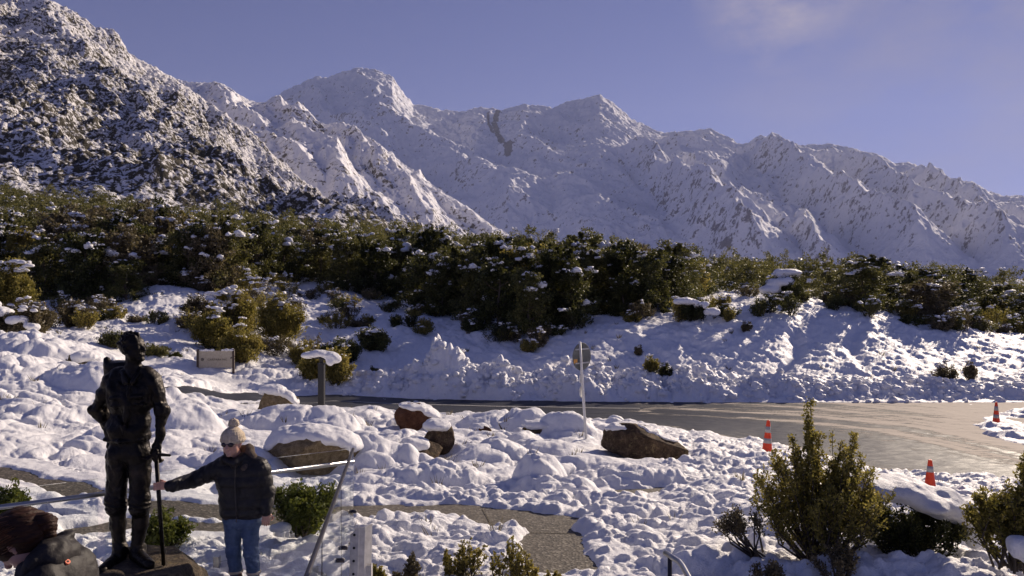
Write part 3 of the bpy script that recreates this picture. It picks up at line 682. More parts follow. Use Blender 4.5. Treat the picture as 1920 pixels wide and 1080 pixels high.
def place_tree(x, y, H, k, rz, wide, label, group, cap=True, sink=.15):
    tm, cm, sm_, h0, w0, lm = PM[k]
    e = empty('evergreen_tree', (x, y, SZq(x, y)-sink), rz, label, 'tree', group)
    s = H/h0; e.scale = (s*wide, s*wide, s)
    inst('trunk', tm, e); inst('crown', cm, e)
    if cap: inst('snow_cap', sm_, e)['kind'] = 'stuff'
    return e
def SZq(x, y): return float(G(np.array([x]), np.array([y]))[0])+.12
SKY = [(-400, 290), (0, 322), (120, 340), (300, 372), (420, 388), (520, 392), (600, 400), (700, 408), (800, 418), (900, 424), (950, 432), (1000, 436), (1040, 432), (1090, 424), (1160, 436), (1200, 452), (1225, 468), (1270, 446),
       (1320, 464), (1380, 480), (1440, 478), (1500, 485), (1560, 488), (1640, 498), (1700, 512), (1780, 520), (1850, 528), (1920, 530), (2300, 560)]
FRONT = [(-400, 560), (0, 575), (60, 560), (110, 585), (170, 590), (235, 575), (290, 535), (330, 515), (350, 560), (420, 560), (520, 560), (570, 520), (620, 545), (690, 560), (740, 575), (800, 590), (860, 606), (920, 630), (990, 650), (1040, 632),
         (1100, 606), (1180, 598), (1235, 592), (1300, 560), (1350, 552), (1420, 556), (1500, 560), (1550, 572), (1620, 588), (1700, 602), (1760, 612), (1830, 612), (1920, 620), (2300, 650)]
skyv = lambda u: float(np.interp(u, [p[0] for p in SKY], [p[1] for p in SKY])); frv = lambda u: float(np.interp(u, [p[0] for p in FRONT], [p[1] for p in FRONT]))
ZONES = [(250, 'at the far left'), (560, 'above the carpark board'), (850, 'above the lamp post'), (1250, 'behind the round sign'), (1560, 'right of centre'), (2500, 'at the far right')]
def zone(u): return next(z for lim, z in ZONES if u < lim)
rr = random.Random(5); TREES = []; WOOD = []
# distance rows, each tree jittered
fy_ = [(u, at(u, frv(u))[1]) for u in range(-120, 2080, 20)]
fY = lambda u: float(np.interp(u, [a for a, _ in fy_], [b for _, b in fy_]))
ym = 36.0
while ym < 165:
    du = 3.3/ym*F*(1+.45*max(0, (ym-60)/60)); u = -60-rr.random()*du
    while u < 2000:
        uj = u+rr.uniform(-.3, .3)*du; yj = ym*(1+rr.uniform(-.03, .03)); f0 = fY(uj)
        if yj > f0:
            x = (uj-960)/F*yj; gz = SZq(x, yj); Hmax = CZ-(skyv(uj)+(rr.uniform(-4, 34) if rr.random() < .72 else rr.uniform(-30, 4))-540)/F*yj-gz
            H = min(rr.uniform(3.6, 6.4)*(.85 if yj-f0 < 3 else 1.05), Hmax)
            if H > 1.2: (TREES if yj < 84 else WOOD).append((yj, uj, x, H, yj-f0))
        u += du
    ym *= 1.062
TREES.sort()
if len(TREES) > 285: WOOD += TREES[285:]; TREES = TREES[:285]
print('trees', len(TREES), 'wood', len(WOOD))
front_u = sorted([t for t in TREES if t[4] < 3.0], key=lambda t: t[1]); SZW = {0: 'low', 1: 'medium sized', 2: 'tall'}
KN = ['dark green', 'deep green broad', 'dark green pointed', 'deep green rounded', 'olive green', 'russet brown', 'dark bushy']
ORD = ['first', 'second', 'third', 'fourth', 'fifth', 'sixth', 'seventh', 'eighth', 'ninth', 'tenth', 'eleventh', 'twelfth', 'thirteenth', 'fourteenth', 'fifteenth', 'sixteenth', 'seventeenth', 'eighteenth', 'nineteenth', 'twentieth']
cnt = {}
for (yj, uj, x, H, ex) in sorted(TREES, key=lambda t: t[1]):
    k = rr.choice([0, 0, 1, 2, 2, 3, 4, 6, 6, 0, 1, 3, 5, 6]) if uj > 620 else rr.choice([0, 1, 1, 3, 4, 5, 0, 5, 6, 5, 3])
    if 1040 < uj < 1240 and yj < 60: k = rr.choice([0, 2, 6])
    z = zone(uj); rowk = 'front row' if ex < 3 else ('middle rows' if ex < 14 else 'back rows')
    key = (z, rowk, KN[k]); cnt[key] = cnt.get(key, 0)+1; n = cnt[key]
    lab = '%s %s tree from the left in the %s %s' % (ORD[min(n-1, 19)], KN[k], rowk, z)
    e = place_tree(x, yj, H*1.02, k, rr.random()*6.28, rr.uniform(.92, 1.2)*(1.0 if H > 4 else 1.25), lab, 'snow dusted evergreen trees on the slope beyond the road', cap=True)
    if uj > 1250: e.scale = (e.scale[0]*1.1, e.scale[1]*1.1, e.scale[2])
# woodland further up the slope: one mass
wl = []; wc = []
wr_ = np.random.default_rng(3)
for (yj, uj, x, H, ex) in WOOD:
    for rep in range(2):
        xx_ = x+wr_.normal()*1.2*rep; y2 = yj+wr_.normal()*1.5*rep; z0 = SZq(xx_, y2); n = 16; W = 3.2*(.8+.5*wr_.random())*(1+(yj-80)/150)
        t = wr_.random(n); a = wr_.random(n)*6.28; rad = W*.5*(1-.65*t)*(wr_.random(n)**.4)
        cen = np.stack([xx_+np.cos(a)*rad, y2+np.sin(a)*rad, z0+.2+t*(H*(.85 if rep else 1)-.3)], 1)
        wl.append(leaves(cen, .55+.2*wr_.random(n), 30, .30, .6, .9, .3, wr_))
        for j in range(2 if wr_.random() < .75 else 0):
            c = cen[wr_.integers(n)]+np.array([0, -.2, .45]); s = .13+.34*wr_.random()**2
            for h_ in range(3): wc.append(blob(c+wr_.normal(size=3)*np.array([s, s, s*.4]), (s*.9, s*.8, s*.5), int(wr_.integers(999)), 1, .5))
if wl:
    v1, f1 = merge(wl); v2, f2 = merge(wc)
    wo = mk('woodland', v1, f1, M_LF); tag(wo, 'far snow dusted evergreen woodland climbing the left slope', 'woodland', kind='stuff')
    wo2 = mk('snow_patches', v2, f2, M_CAP, wo, smooth=True); wo2['kind'] = 'stuff'
# ------------------------------------------------------------------ traffic cones
M_ORANGE = mat('orange_plastic', (.85, .075, .015), .45); q = N(M_ORANGE); q.l(q.ramp(q.noise(9, 4), [(.3, (.70, .045, .012)), (.7, (.95, .10, .02))]), q.b.inputs['Base Color'])
M_BAND = mat('reflective_band', (.33, .33, .33), .4); M_BLACK = mat('black_rubber', (.02, .02, .02), .8)
def cone_meshes():
    b = MB(); R = lambda z: .135-.095*z/.86
    b.lathe([(R(0), .045), (R(0)+.012, .05), (R(.06), .09), (R(.86), .87), (R(.86)-.008, .885), (R(.86)-.022, .88)], 28); body = b
    base = MB(); bm = bmesh.new(); bmesh.ops.create_cube(bm, size=1)
    for v_ in bm.verts: v_.co = Vector((v_.co.x*.36, v_.co.y*.36, v_.co.z*.045+.0225))
    bmesh.ops.bevel(bm, geom=[e_ for e_ in bm.edges if abs(e_.verts[0].co.z-e_.verts[1].co.z) > .01], offset=.045, segments=3, affect='EDGES')
    bmesh.ops.bevel(bm, geom=[e_ for e_ in bm.edges if e_.verts[0].co.z > .04 and e_.verts[1].co.z > .04], offset=.01, segments=2, affect='EDGES')
    base.add([v_.co[:] for v_ in bm.verts], [[v_.index for v_ in f_.verts] for f_ in bm.faces]); bm.free()
    bands = []
    for z0, z1 in ((.30, .43), (.57, .73)):
        t = MB(); t.lathe([(R(z0)-.004, z0), (R(z0)+.004, z0+.002), (R(z1)+.004, z1-.002), (R(z1)-.004, z1)], 28); bands.append(t)
    return base, body, bands
def cone(u, v, Y, lab, tilt=(0, 0), rz=0, sink=.03, small=0):
    x, y, z = (u-960)/F*Y, Y, 0; z = SZ(x, y)
    base, body, bands = cone_meshes()
    e = empty('traffic_cone', (x, y, z-sink), rz, lab, 'traffic cone', 'orange traffic cones round the junction'); e.rotation_euler = (tilt[0], tilt[1], rz)
    base.build('base', M_ORANGE, e); body.build('cone_body', M_ORANGE, e, True)
    for t in bands[1 if small else 0:]: t.build('reflective_band', M_BAND, e, True)
    if small: e.scale = (.72, .72, .62)
cone(1438, 860, 19.2, 'orange traffic cone beside the big rock near the tall leafy shrub', (0, .05), .3)
c2 = at(1744, 938); e = cone(1744, 938, c2[1], 'smaller single banded orange traffic cone behind the snow covered bush', (0, 0), .8, .04, 1)
cone(1868, 792, 27.5, 'farthest orange traffic cone on the snowy traffic island', (0, 0), .1)
# ------------------------------------------------------------------ round sign seen from behind
M_GALV = mat('galvanised_steel', (.50, .50, .50), .42, .75); q = N(M_GALV); q.l(q.ramp(q.noise(30, 4), [(.3, (.40, .40, .41)), (.7, (.62, .62, .62))]), q.b.inputs['Base Color'])
M_POLE = mat('white_painted_steel', (.66, .65, .63), .5); q = N(M_POLE); q.l(q.ramp(q.noise(8, 4), [(.3, (.55, .54, .52)), (.7, (.72, .71, .69))]), q.b.inputs['Base Color'])
M_BACK = mat('grey_sign_back', (.13, .14, .13), .5, .3); q = N(M_BACK); q.l(q.ramp(q.noise(5, 4), [(.3, (.10, .105, .10)), (.7, (.17, .175, .165))]), q.b.inputs['Base Color'])
M_STK = mat('orange_sticker', (.62, .30, .06), .5)
Ys = 20.0; bx, by, _ = P(1098, 812, Ys); bz = SZ(bx, by)
e = empty('traffic_sign', (bx, by, bz), 0, 'round traffic sign seen from behind on a tall white pole among snowy hummocks', 'traffic sign')
k = Ys/F; zt = lambda v: (812-v)*k+(P(1098, 812, Ys)[2]-bz)
lean = lambda v: (-11*(812-v)/171)*k
b = MB(); b.tube([(lean(v)+.0, 0, zt(v)) for v in (830, 812, 760, 700, 641)], .036, 14); b.build('pole', M_POLE, e, True)
cz_ = zt(669); ang = math.radians(44)
def disc(r, th, c, a, seg=40, sq=1.0):
    t = np.linspace(0, 2*np.pi, seg, endpoint=False); b_ = MB(); R_ = Matrix.Rotation(a, 3, 'Z')
    V = []
    for dy, rr_ in ((-th, r-.006), (-th*.5, r), (th*.5, r), (th, r-.006)):
        for q_ in t: V.append(np.array(R_@Vector((rr_*math.cos(q_)*sq, dy, rr_*math.sin(q_))))+np.array(c))
    f = [(i*seg+j, i*seg+(j+1) % seg, (i+1)*seg+(j+1) % seg, (i+1)*seg+j) for i in range(3) for j in range(seg)]+[tuple(range(seg)), tuple(3*seg+j for j in range(seg))[::-1]]
    b_.add(V, f); return b_
dc_ = (lean(669)+.035, .075, cz_)
pl_ = disc(.375, .006, dc_, ang).build('sign_plate', M_BACK, e)
Ra = np.array(Matrix.Rotation(ang, 3, 'Z'))
for vz in (655, 681):
    b = MB(); b.box((-.27, -.025, -.018), (.27, -.008, .018), Ra, (dc_[0], dc_[1], zt(vz))); b.build('bracket', M_GALV, e)
b = MB(); b.box((-.33, -.0105, -.05), (-.19, -.0065, .06), Ra, (dc_[0], dc_[1], zt(677))); b.build('sticker', M_STK, e)
# two narrow plates lower down, turned almost edge on
for (v0, v1, dx, aa) in ((699, 720, -.02, 1.12), (721, 746, -.02, 1.12)):
    R2 = np.array(Matrix.Rotation(aa, 3, 'Z')); h = (v1-v0)*k*.5; b = MB(); prof = [(-.14, -h*.6), (0, -h), (.14, -h*.6), (.14, h*.55), (0, h), (-.14, h*.55)]
    V = [R2@np.array((x_, y_, z_)) for y_ in (-.006, .006) for x_, z_ in prof]; b.add(np.array(V)+np.array((lean(720)+dx, .05, zt((v0+v1)/2))), [(0, 1, 2, 3, 4, 5), (11, 10, 9, 8, 7, 6)]+[(i, (i+1) % 6, 6+(i+1) % 6, 6+i)[::-1] for i in range(6)])
    b.build('marker_plate', M_POLE, e)
# ------------------------------------------------------------------ carpark board
M_BOARD = mat('beige_board', (.40, .35, .28), .6); q = N(M_BOARD); q.l(q.ramp(q.noise(12, 5, .6), [(.3, (.34, .295, .235)), (.7, (.45, .40, .32))]), q.b.inputs['Base Color'])
M_DKWOOD = mat('dark_timber', (.055, .035, .03), .7); M_TXT = mat('dark_lettering', (.05, .045, .04), .6)
Yb = at(400, 703)[1]; kb = Yb/F; fb = Yb/32; x0, y0, z0 = P(371, 700, Yb); e = empty('information_board', (x0, y0, SZ(x0, y0)-.1), 0, 'beige carpark board on two dark posts with snow along its top', 'sign board')
zb = lambda v: P(371, v, Yb)[2]-e.location.z
a_ = math.radians(9); Rb = np.array(Matrix.Rotation(a_, 3, 'Z')); Wb = 65*kb/math.cos(a_)
b = MB(); b.box((.0, -.03, zb(690)), (Wb, .03, zb(658)), Rb); brd = b.build('board', M_BOARD, e)
for xx_ in (0.0, Wb-.05):
    b = MB(); b.box((xx_-.05, -.06, -.4), (xx_+.05, .06, zb(655)), Rb); b.build('post', M_DKWOOD, e)
cu = bpy.data.curves.new('lettering', 'FONT'); cu.body = 'CARPARKING'; cu.size = .20; cu.extrude = .004; cu.space_character = 1.06
tx = bpy.data.objects.new('lettering', cu); C.objects.link(tx); bpy.context.view_layer.update()
tm_ = bpy.data.meshes.new_from_object(tx.evaluated_get(bpy.context.evaluated_depsgraph_get())); bpy.data.objects.remove(tx)
tm_.materials.clear(); tm_.materials.append(M_TXT); tx = bpy.data.objects.new('lettering', tm_); C.objects.link(tx)
tx.parent = e; wt = max(v_.co.x for v_ in tm_.vertices); scl = .80*fb/wt
tx.scale = (scl, scl*1.0, 1); tx.rotation_euler = (math.radians(90), 0, a_); p_ = Rb@np.array((.40*fb, -.036, zb(676)-.01)); tx.location = p_
d_ = disc(.065*fb, .004, Rb@np.array((.19*fb, -.036, zb(674))), a_); d_.build('emblem', M_TXT, e)
dd = MB(); dd.tube([Rb@np.array((.19*fb+.035*math.cos(t), -.043, zb(674)+.035*math.sin(t))) for t in np.linspace(0, 6.28, 17)], .006, 5, False); dd.build('emblem_ring', M_BOARD, e)
dd = MB(); dd.box((1.33*fb, -.037, zb(673)), (1.45*fb, -.033, zb(671)), Rb); dd.box((1.37*fb, -.038, zb(671)+.005), (1.41*fb, -.033, zb(670)+.01), Rb); dd.build('small_mark', M_TXT, e)
sv = []
for i, (s, w_) in enumerate(((.16, .10), (.30, .13), (.46, .12), (.60, .08), (1.02, .08), (1.16, .12), (1.32, .15), (1.42, .09))):
    sv.append(blob(Rb@np.array((s*fb, 0, zb(658)+.01)), (w_, .075, .055+.03*(i % 2)), 300+i, 3, .3, -.3))
mk('snow_cap', *merge(sv), M_CAP, e, True)['kind'] = 'stuff'
# ------------------------------------------------------------------ black path light with a snow covered arm
M_BMET = mat('black_metal', (.010, .010, .012), .5, .1)
Yl = 21.5; kl = Yl/F; lx, ly, _ = P(603, 790, Yl); lz = SZ(lx, ly)-.25; e = empty('path_lamp', (lx, ly, lz), 0, 'black square lamp post with a broad snow loaded head by the road edge', 'lamp post')
zl = lambda v: P(603, v, Yl)[2]-lz
b = MB(); b.box((-.085, -.085, 0), (.085, .085, zl(683))); b.box((-.1, -.1, zl(683)), (.1, .1, zl(681))); b.build('post', M_BMET, e)
b = MB(); V_, F_ = sdf_mesh([('b', (-.02, 0, zl(671)), (.42, .16, .03), (0, .16, 0), .02, .02), ('b', (0, 0, zl(678)), (.05, .05, .10), (0, 0, 0), .01, .03)], .016)
mk('lamp_head', V_, F_, M_BMET, e, True)
V_, F_ = sdf_mesh([('e', (-.28, 0, zl(665)), (.30, .24, .10), (0, -.1, 0), .1), ('e', (.05, 0, zl(664)), (.30, .24, .11), (0, .2, 0), .1), ('e', (.36, 0, zl(670)), (.22, .22, .14), (0, .5, 0), .08), ('e', (.28, -.12, zl(676)), (.12, .10, .13), (0, 0, 0), .05),
                   ('b', (-.02, 0, zl(679)), (.37, .11, .06), (0, .16, 0), .01, -.02)], .02, lambda x, y, z: .018*vn3(x*7, y*7, z*7, 4)+.01*vn3(x*16, y*16, z*16, 5))
mk('snow_cap', V_, F_, M_CAP, e, True)
# ------------------------------------------------------------------ glass balustrade
M_GLASS = mat('clear_glass', (.93, .96, .95), .02, 0, .5); M_GLASS.node_tree.nodes['Principled BSDF'].inputs['Transmission Weight'].default_value = 1; M_GLASS.node_tree.nodes['Principled BSDF'].inputs['IOR'].default_value = 1.06
M_STEEL = mat('brushed_steel', (.42, .42, .42), .3, 1.0); M_STEELD = mat('dark_steel', (.06, .055, .06), .35, .9)
def panel(A, Bp, z0, z1, th=.012):
    A = np.array(A); Bp = np.array(Bp); d = Bp-A; d = d/np.linalg.norm(d); n = np.array([-d[1], d[0]])*th*.5; b_ = MB()
    pts = [A-n, Bp-n, Bp+n, A+n]; V = [(p[0], p[1], z) for z in (z0, z1) for p in pts]
    b_.add(V, [(0, 3, 2, 1), (4, 5, 6, 7), (0, 1, 5, 4), (1, 2, 6, 5), (2, 3, 7, 6), (3, 0, 4, 7)]); return b_
def railrun(ptsxyz, r, name, m, par): b_ = MB(); b_.tube(ptsxyz, r, 12); return b_.build(name, m, par, True)
zr = 2.0
corner = np.array(P(660, 864, (CZ-zr)*F/(864-540))[:2]); left = np.array(P(0, 948, (CZ-zr)*F/(948-540))[:2]); dl = (corner-left)/np.linalg.norm(corner-left)
left2 = left-dl*3.0
ctrl = Vector((left[0], left[1], 1.0)); e = empty('glass_balustrade', (0, 0, 0), 0, 'glass balustrade with a steel handrail running behind the bronze figure', 'balustrade')
L = np.linalg.norm(corner-left2); npn = 5; w_ = L/npn
for i in range(npn):
    A = left2+dl*(i*w_+.03); B_ = left2+dl*((i+1)*w_-.03); gz = float(G(np.array([A[0]]), np.array([A[1]]))[0])
    panel(A, B_, gz+.10, zr+.14).build('glass_panel', M_GLASS, e)
    for s in (.15, .85):
        pp = A+(B_-A)*s; g_ = MB(); g_.box((-.03, -.03, -.2), (.03, .03, .22), None, (pp[0], pp[1]+.02, gz-.06)); g_.build('clamp', M_STEEL, e)
off = np.array([dl[1], -dl[0]])*.06
railrun([(left2[0]+off[0], left2[1]+off[1], zr), (corner[0]+off[0], corner[1]+off[1], zr)], .024, 'handrail', M_STEEL, e)
for i in range(npn+1):
    pp = left2+dl*(i*w_); pp = np.clip(i, 0, npn)*0+pp; b = MB(); b.tube([(pp[0], pp[1], zr), (pp[0]+off[0], pp[1]+off[1], zr)], .01, 8); b.build('bracket', M_STEEL, e)
# run coming towards the camera
e = empty('glass_balustrade', (0, 0, 0), 0, 'glass balustrade coming towards the camera with a dark capping rail beside the perforated post', 'balustrade')
zc2 = 2.2; n1_ = np.array(P(662, 842, (CZ-zc2)*F/(842-540))[:2]); n2_ = np.array(P(575, 1080, (CZ-zc2)*F/(1080-540))[:2]); d2_ = (n2_-n1_)/np.linalg.norm(n2_-n1_); n3_ = n2_+d2_*2.2
L2 = np.linalg.norm(n3_-n1_); w2 = L2/4
for i in range(4):
    A = n1_+d2_*(i*w2+.02); B_ = n1_+d2_*((i+1)*w2-.02); gz = float(G(np.array([A[0]]), np.array([A[1]]))[0])
    gp = panel(A, B_, gz+.06, zc2-.02).build('glass_panel', M_GLASS, e)
    for s in (.1, .9):
        for zz in (1.20, 1.55):
            pp = A+(B_-A)*s; g_ = MB(); g_.tube([(pp[0]-.03, pp[1], zz), (pp[0]+.05, pp[1], zz)], .02, 10); g_.build('bolt', M_STEELD, e, True)
railrun([(n1_[0], n1_[1], zc2), (n2_[0], n2_[1], zc2), (n3_[0], n3_[1], zc2)], .017, 'capping_rail', M_STEELD, e)
# ------------------------------------------------------------------ perforated steel post
Yp = 4.9; e = empty('perforated_post', (P(662, 1000, Yp)[0], Yp, 1.0), 0, 'pale perforated steel post standing in the snow beside the glass', 'steel post')
M_PGAL = mat('pale_galvanised', (.55, .53, .50), .5, .35); q = N(M_PGAL); q.l(q.ramp(q.noise(22, 5), [(.3, (.42, .40, .38)), (.7, (.62, .60, .57))]), q.b.inputs['Base Color'])
M_HOLE = mat('dark_hole', (.012, .012, .012), .9); tl = .05
def zp(v): return P(0, v, Yp)[2]-1.0
tp = zp(985); b = MB()
lx_ = lambda z: (z-tp)*-.06*-1*1.0
sh = [(-.055, .03), (-.048, -.03), (.01, -.045), (.016, -.04), (.05, -.035), (.085, .03), (.08, .034), (.044, -.028), (.01, -.036), (-.040, -.022), (-.048, .034)]
Vb = [(x_+.03*(z_/tp)*1.2, y_, z_-(.05 if (z_ > 1 and x_ < -.03) else 0)) for z_ in (-.3, tp) for x_, y_ in sh]; n_ = len(sh)
b.add(Vb, [(i, (i+1) % n_, n_+(i+1) % n_, n_+i) for i in range(n_)]+[tuple(range(n_, 2*n_))]); b.build('channel', M_PGAL, e)
hb = 0
for i in range(15):
    z_ = tp-.05-i*.085; xs_ = .03*(z_/tp)*1.2
    h_ = MB(); h_.tube([(xs_-.018, -.0415, z_), (xs_-.018, -.034, z_)], .009, 8); h_.build('bolt_hole', M_HOLE, e)
b = MB(); b.box((.0, 0, -.3), (.006, .05, tp-.26), None, (.115, -.01, 0)); b.box((-.035, 0, -.3), (0, .006, tp-.26), None, (.115, -.01, 0)); b.build('side_flange', M_PGAL, e)
# ------------------------------------------------------------------ stair handrail
Yh = 5.6; e = empty('stair_handrail', (P(1256, 1080, Yh)[0], Yh, 1.0), 0, 'bent shiny steel tube handrail at the bottom edge of the picture', 'handrail')
def PL(u, v, Y): p = P(u, v, Y); return (p[0]-e.location.x, p[1]-e.location.y, p[2]-1.0)
c1 = [PL(1247, 1037, 5.75), PL(1262, 1046, 5.65), PL(1273, 1053, 5.6), PL(1280, 1062, 5.5), PL(1292, 1084, 5.25), PL(1320, 1150, 4.6)]
b = MB(); b.tube(c1, .021, 14); b.build('tube', M_STEEL, e, True)
a0 = PL(1256, 1046, 5.68); b = MB(); b.tube([(a0[0], a0[1], a0[2]-.0), (a0[0], a0[1], -.1)], .017, 12); b.build('upright', M_STEELD, e, True)
# ------------------------------------------------------------------ rocks
def rock_mat(name, stops, sc_=6, lich=0):
    m = mat(name, (.1, .08, .06), .85, spec=.2); q = N(m); a = q.noise(sc_, 6, .68); b_ = q.noise(sc_*5, 5, .7)
    c = q.ramp(q.math('ADD', q.math('MULTIPLY', a, .6), q.math('MULTIPLY', b_, .4)), stops)
    if lich: c = q.mix(q.ramp(q.noise(sc_*1.4, 4, .6), [(.58, (0, 0, 0)), (.66, (lich, lich, lich))]), c, (.36, .28, .13))
    q.l(c, q.b.inputs['Base Color']); q.bump(q.math('ADD', a, b_), .9, .05); return m
M_RK1 = rock_mat('dark_brown_rock', [(.35, (.030, .019, .012)), (.5, (.085, .056, .033)), (.65, (.20, .135, .08))], 5, .4)
M_RK2 = rock_mat('russet_rock', [(.35, (.045, .018, .010)), (.5, (.10, .042, .022)), (.65, (.17, .085, .05))], 5)
M_RK3 = rock_mat('tan_rock', [(.35, (.10, .07, .035)), (.5, (.25, .185, .10)), (.65, (.40, .31, .19))], 9)
def rock(u, v, Y, sz, lab, m, cuts=9, seed=1, rot=(0, 0, 0), cap=(), z=None, sink=.0, capk=1.0, grp=None):
    r = np.random.default_rng(seed); V, Fq = ICO[5]; V = V.copy()
    for i in range(cuts):
        n = r.normal(size=3); n /= np.linalg.norm(n); dd_ = .52+.35*r.random(); s = V@n-dd_; V = V-np.where(s > 0, s, 0)[:, None]*n*.93
    V = V*(1+.05*vn3(V[:, 0]*3+seed, V[:, 1]*3, V[:, 2]*3, seed)+.03*vn3(V[:, 0]*9, V[:, 1]*9+seed, V[:, 2]*9, seed+1)+.014*vn3(V[:, 0]*22, V[:, 1]*22+seed, V[:, 2]*22, seed+2))[:, None]
    from mathutils import Euler
    V = (V*np.array(sz))@np.array(Euler(rot).to_matrix()).T
    x, y, zz = P(u, v, Y); e = empty('rock', (x, y, zz-sink), 0, lab, 'rock', grp)
    mk('stone', V, Fq, m, e, True)
    if cap:
        Vc, Fc = sdf_mesh([('e', (cx*sz[0], cy*sz[1], cz*sz[2]), (rx_*sz[0]*.9, ry2*sz[1]*.92, rz_*capk*.9), (0, ti, 0), .16) for (cx, cy, cz, rx_, ry2, rz_, ti) in cap], .028, lambda x, y, z: .035*vn3(x*5+seed, y*5, z*5, 4)+.014*vn3(x*14, y*14, z*14, 5)+.005*vn3(x*40, y*40, z*40, 6))
        mk('snow_cap', Vc, Fc, M_CAP, e, True)
    return e
rock(1212, 838, 18.2, (1.12, .60, .62), 'long dark brown rock with a sloping snowy top beside the traffic cone', M_RK1, 9, 3, (0, .20, 0), [(-.45, .1, .80, .34, .7, .09, .05), (-.1, .15, .68, .36, .7, .09, .2), (.35, .2, .42, .4, .7, .07, .35), (-.7, .1, .74, .2, .5, .07, 0)])
rock(775, 788, 21.5, (.60, .5, .50), 'russet rock under a rounded snow cap, farthest of the three small rocks', M_RK2, 8, 12, (0, 0, 0), [(.05, .15, .78, .85, .9, .11, .1), (.8, .2, .4, .6, .8, .12, .4)])
rock(822, 830, 17.3, (.40, .40, .54), 'upright dark rock topped with a thick snow cushion', M_RK1, 11, 21, (0, .05, 0), [(-.1, .05, .74, .90, 1.0, .17, .03)])
rock(800, 853, 16.6, (.40, .36, .30), 'low dark rock peeping out under snow in front of the upright one', M_RK1, 10, 33, (0, .0, 0), [(-.75, .1, .62, .85, 1.0, .20, .25), (-.2, .2, .7, .5, .7, .13, .2)])
rock(585, 847, 15.2, (.98, .62, .46), 'broad tan boulder half covered by a smooth sheet of snow', M_RK3, 7, 41, (0, 0, 0), [(-.30, .1, .66, .68, .85, .25, -.03), (.2, .1, .70, .6, .85, .20, .08), (.78, .25, .40, .32, .7, .15, .5), (-.8, .0, .35, .22, .6, .14, -.5)])
rock(515, 752, 22.5, (.72, .5, .42), 'tan rock with a leaning snow hood close to the road', M_RK3, 7, 52, (0, 0, 0), [(-.15, .1, .75, .6, .8, .22, .0), (.25, .1, .62, .5, .7, .14, .35), (.75, .05, .2, .4, .5, .10, .8)])
rock(908, 808, 20.6, (.20, .2, .14), 'small brown stone half under a rounded snow hummock', M_RK2, 8, 61, (0, 0, 0), [(-.7, .6, .4, 1.5, 1.2, .16, 0)])
rock(1010, 806, 20.8, (.5, .3, .16), 'thin dark ledge of rock under a long snow cushion', M_RK1, 8, 65, (0, .15, 0), [(.0, .3, .8, 1.1, 1.2, .15, .05)])
rock(760, 872, 18.0, (.07, .07, .06), 'tiny dark stone in the shaded snow hollow', M_RK1, 5, 66)
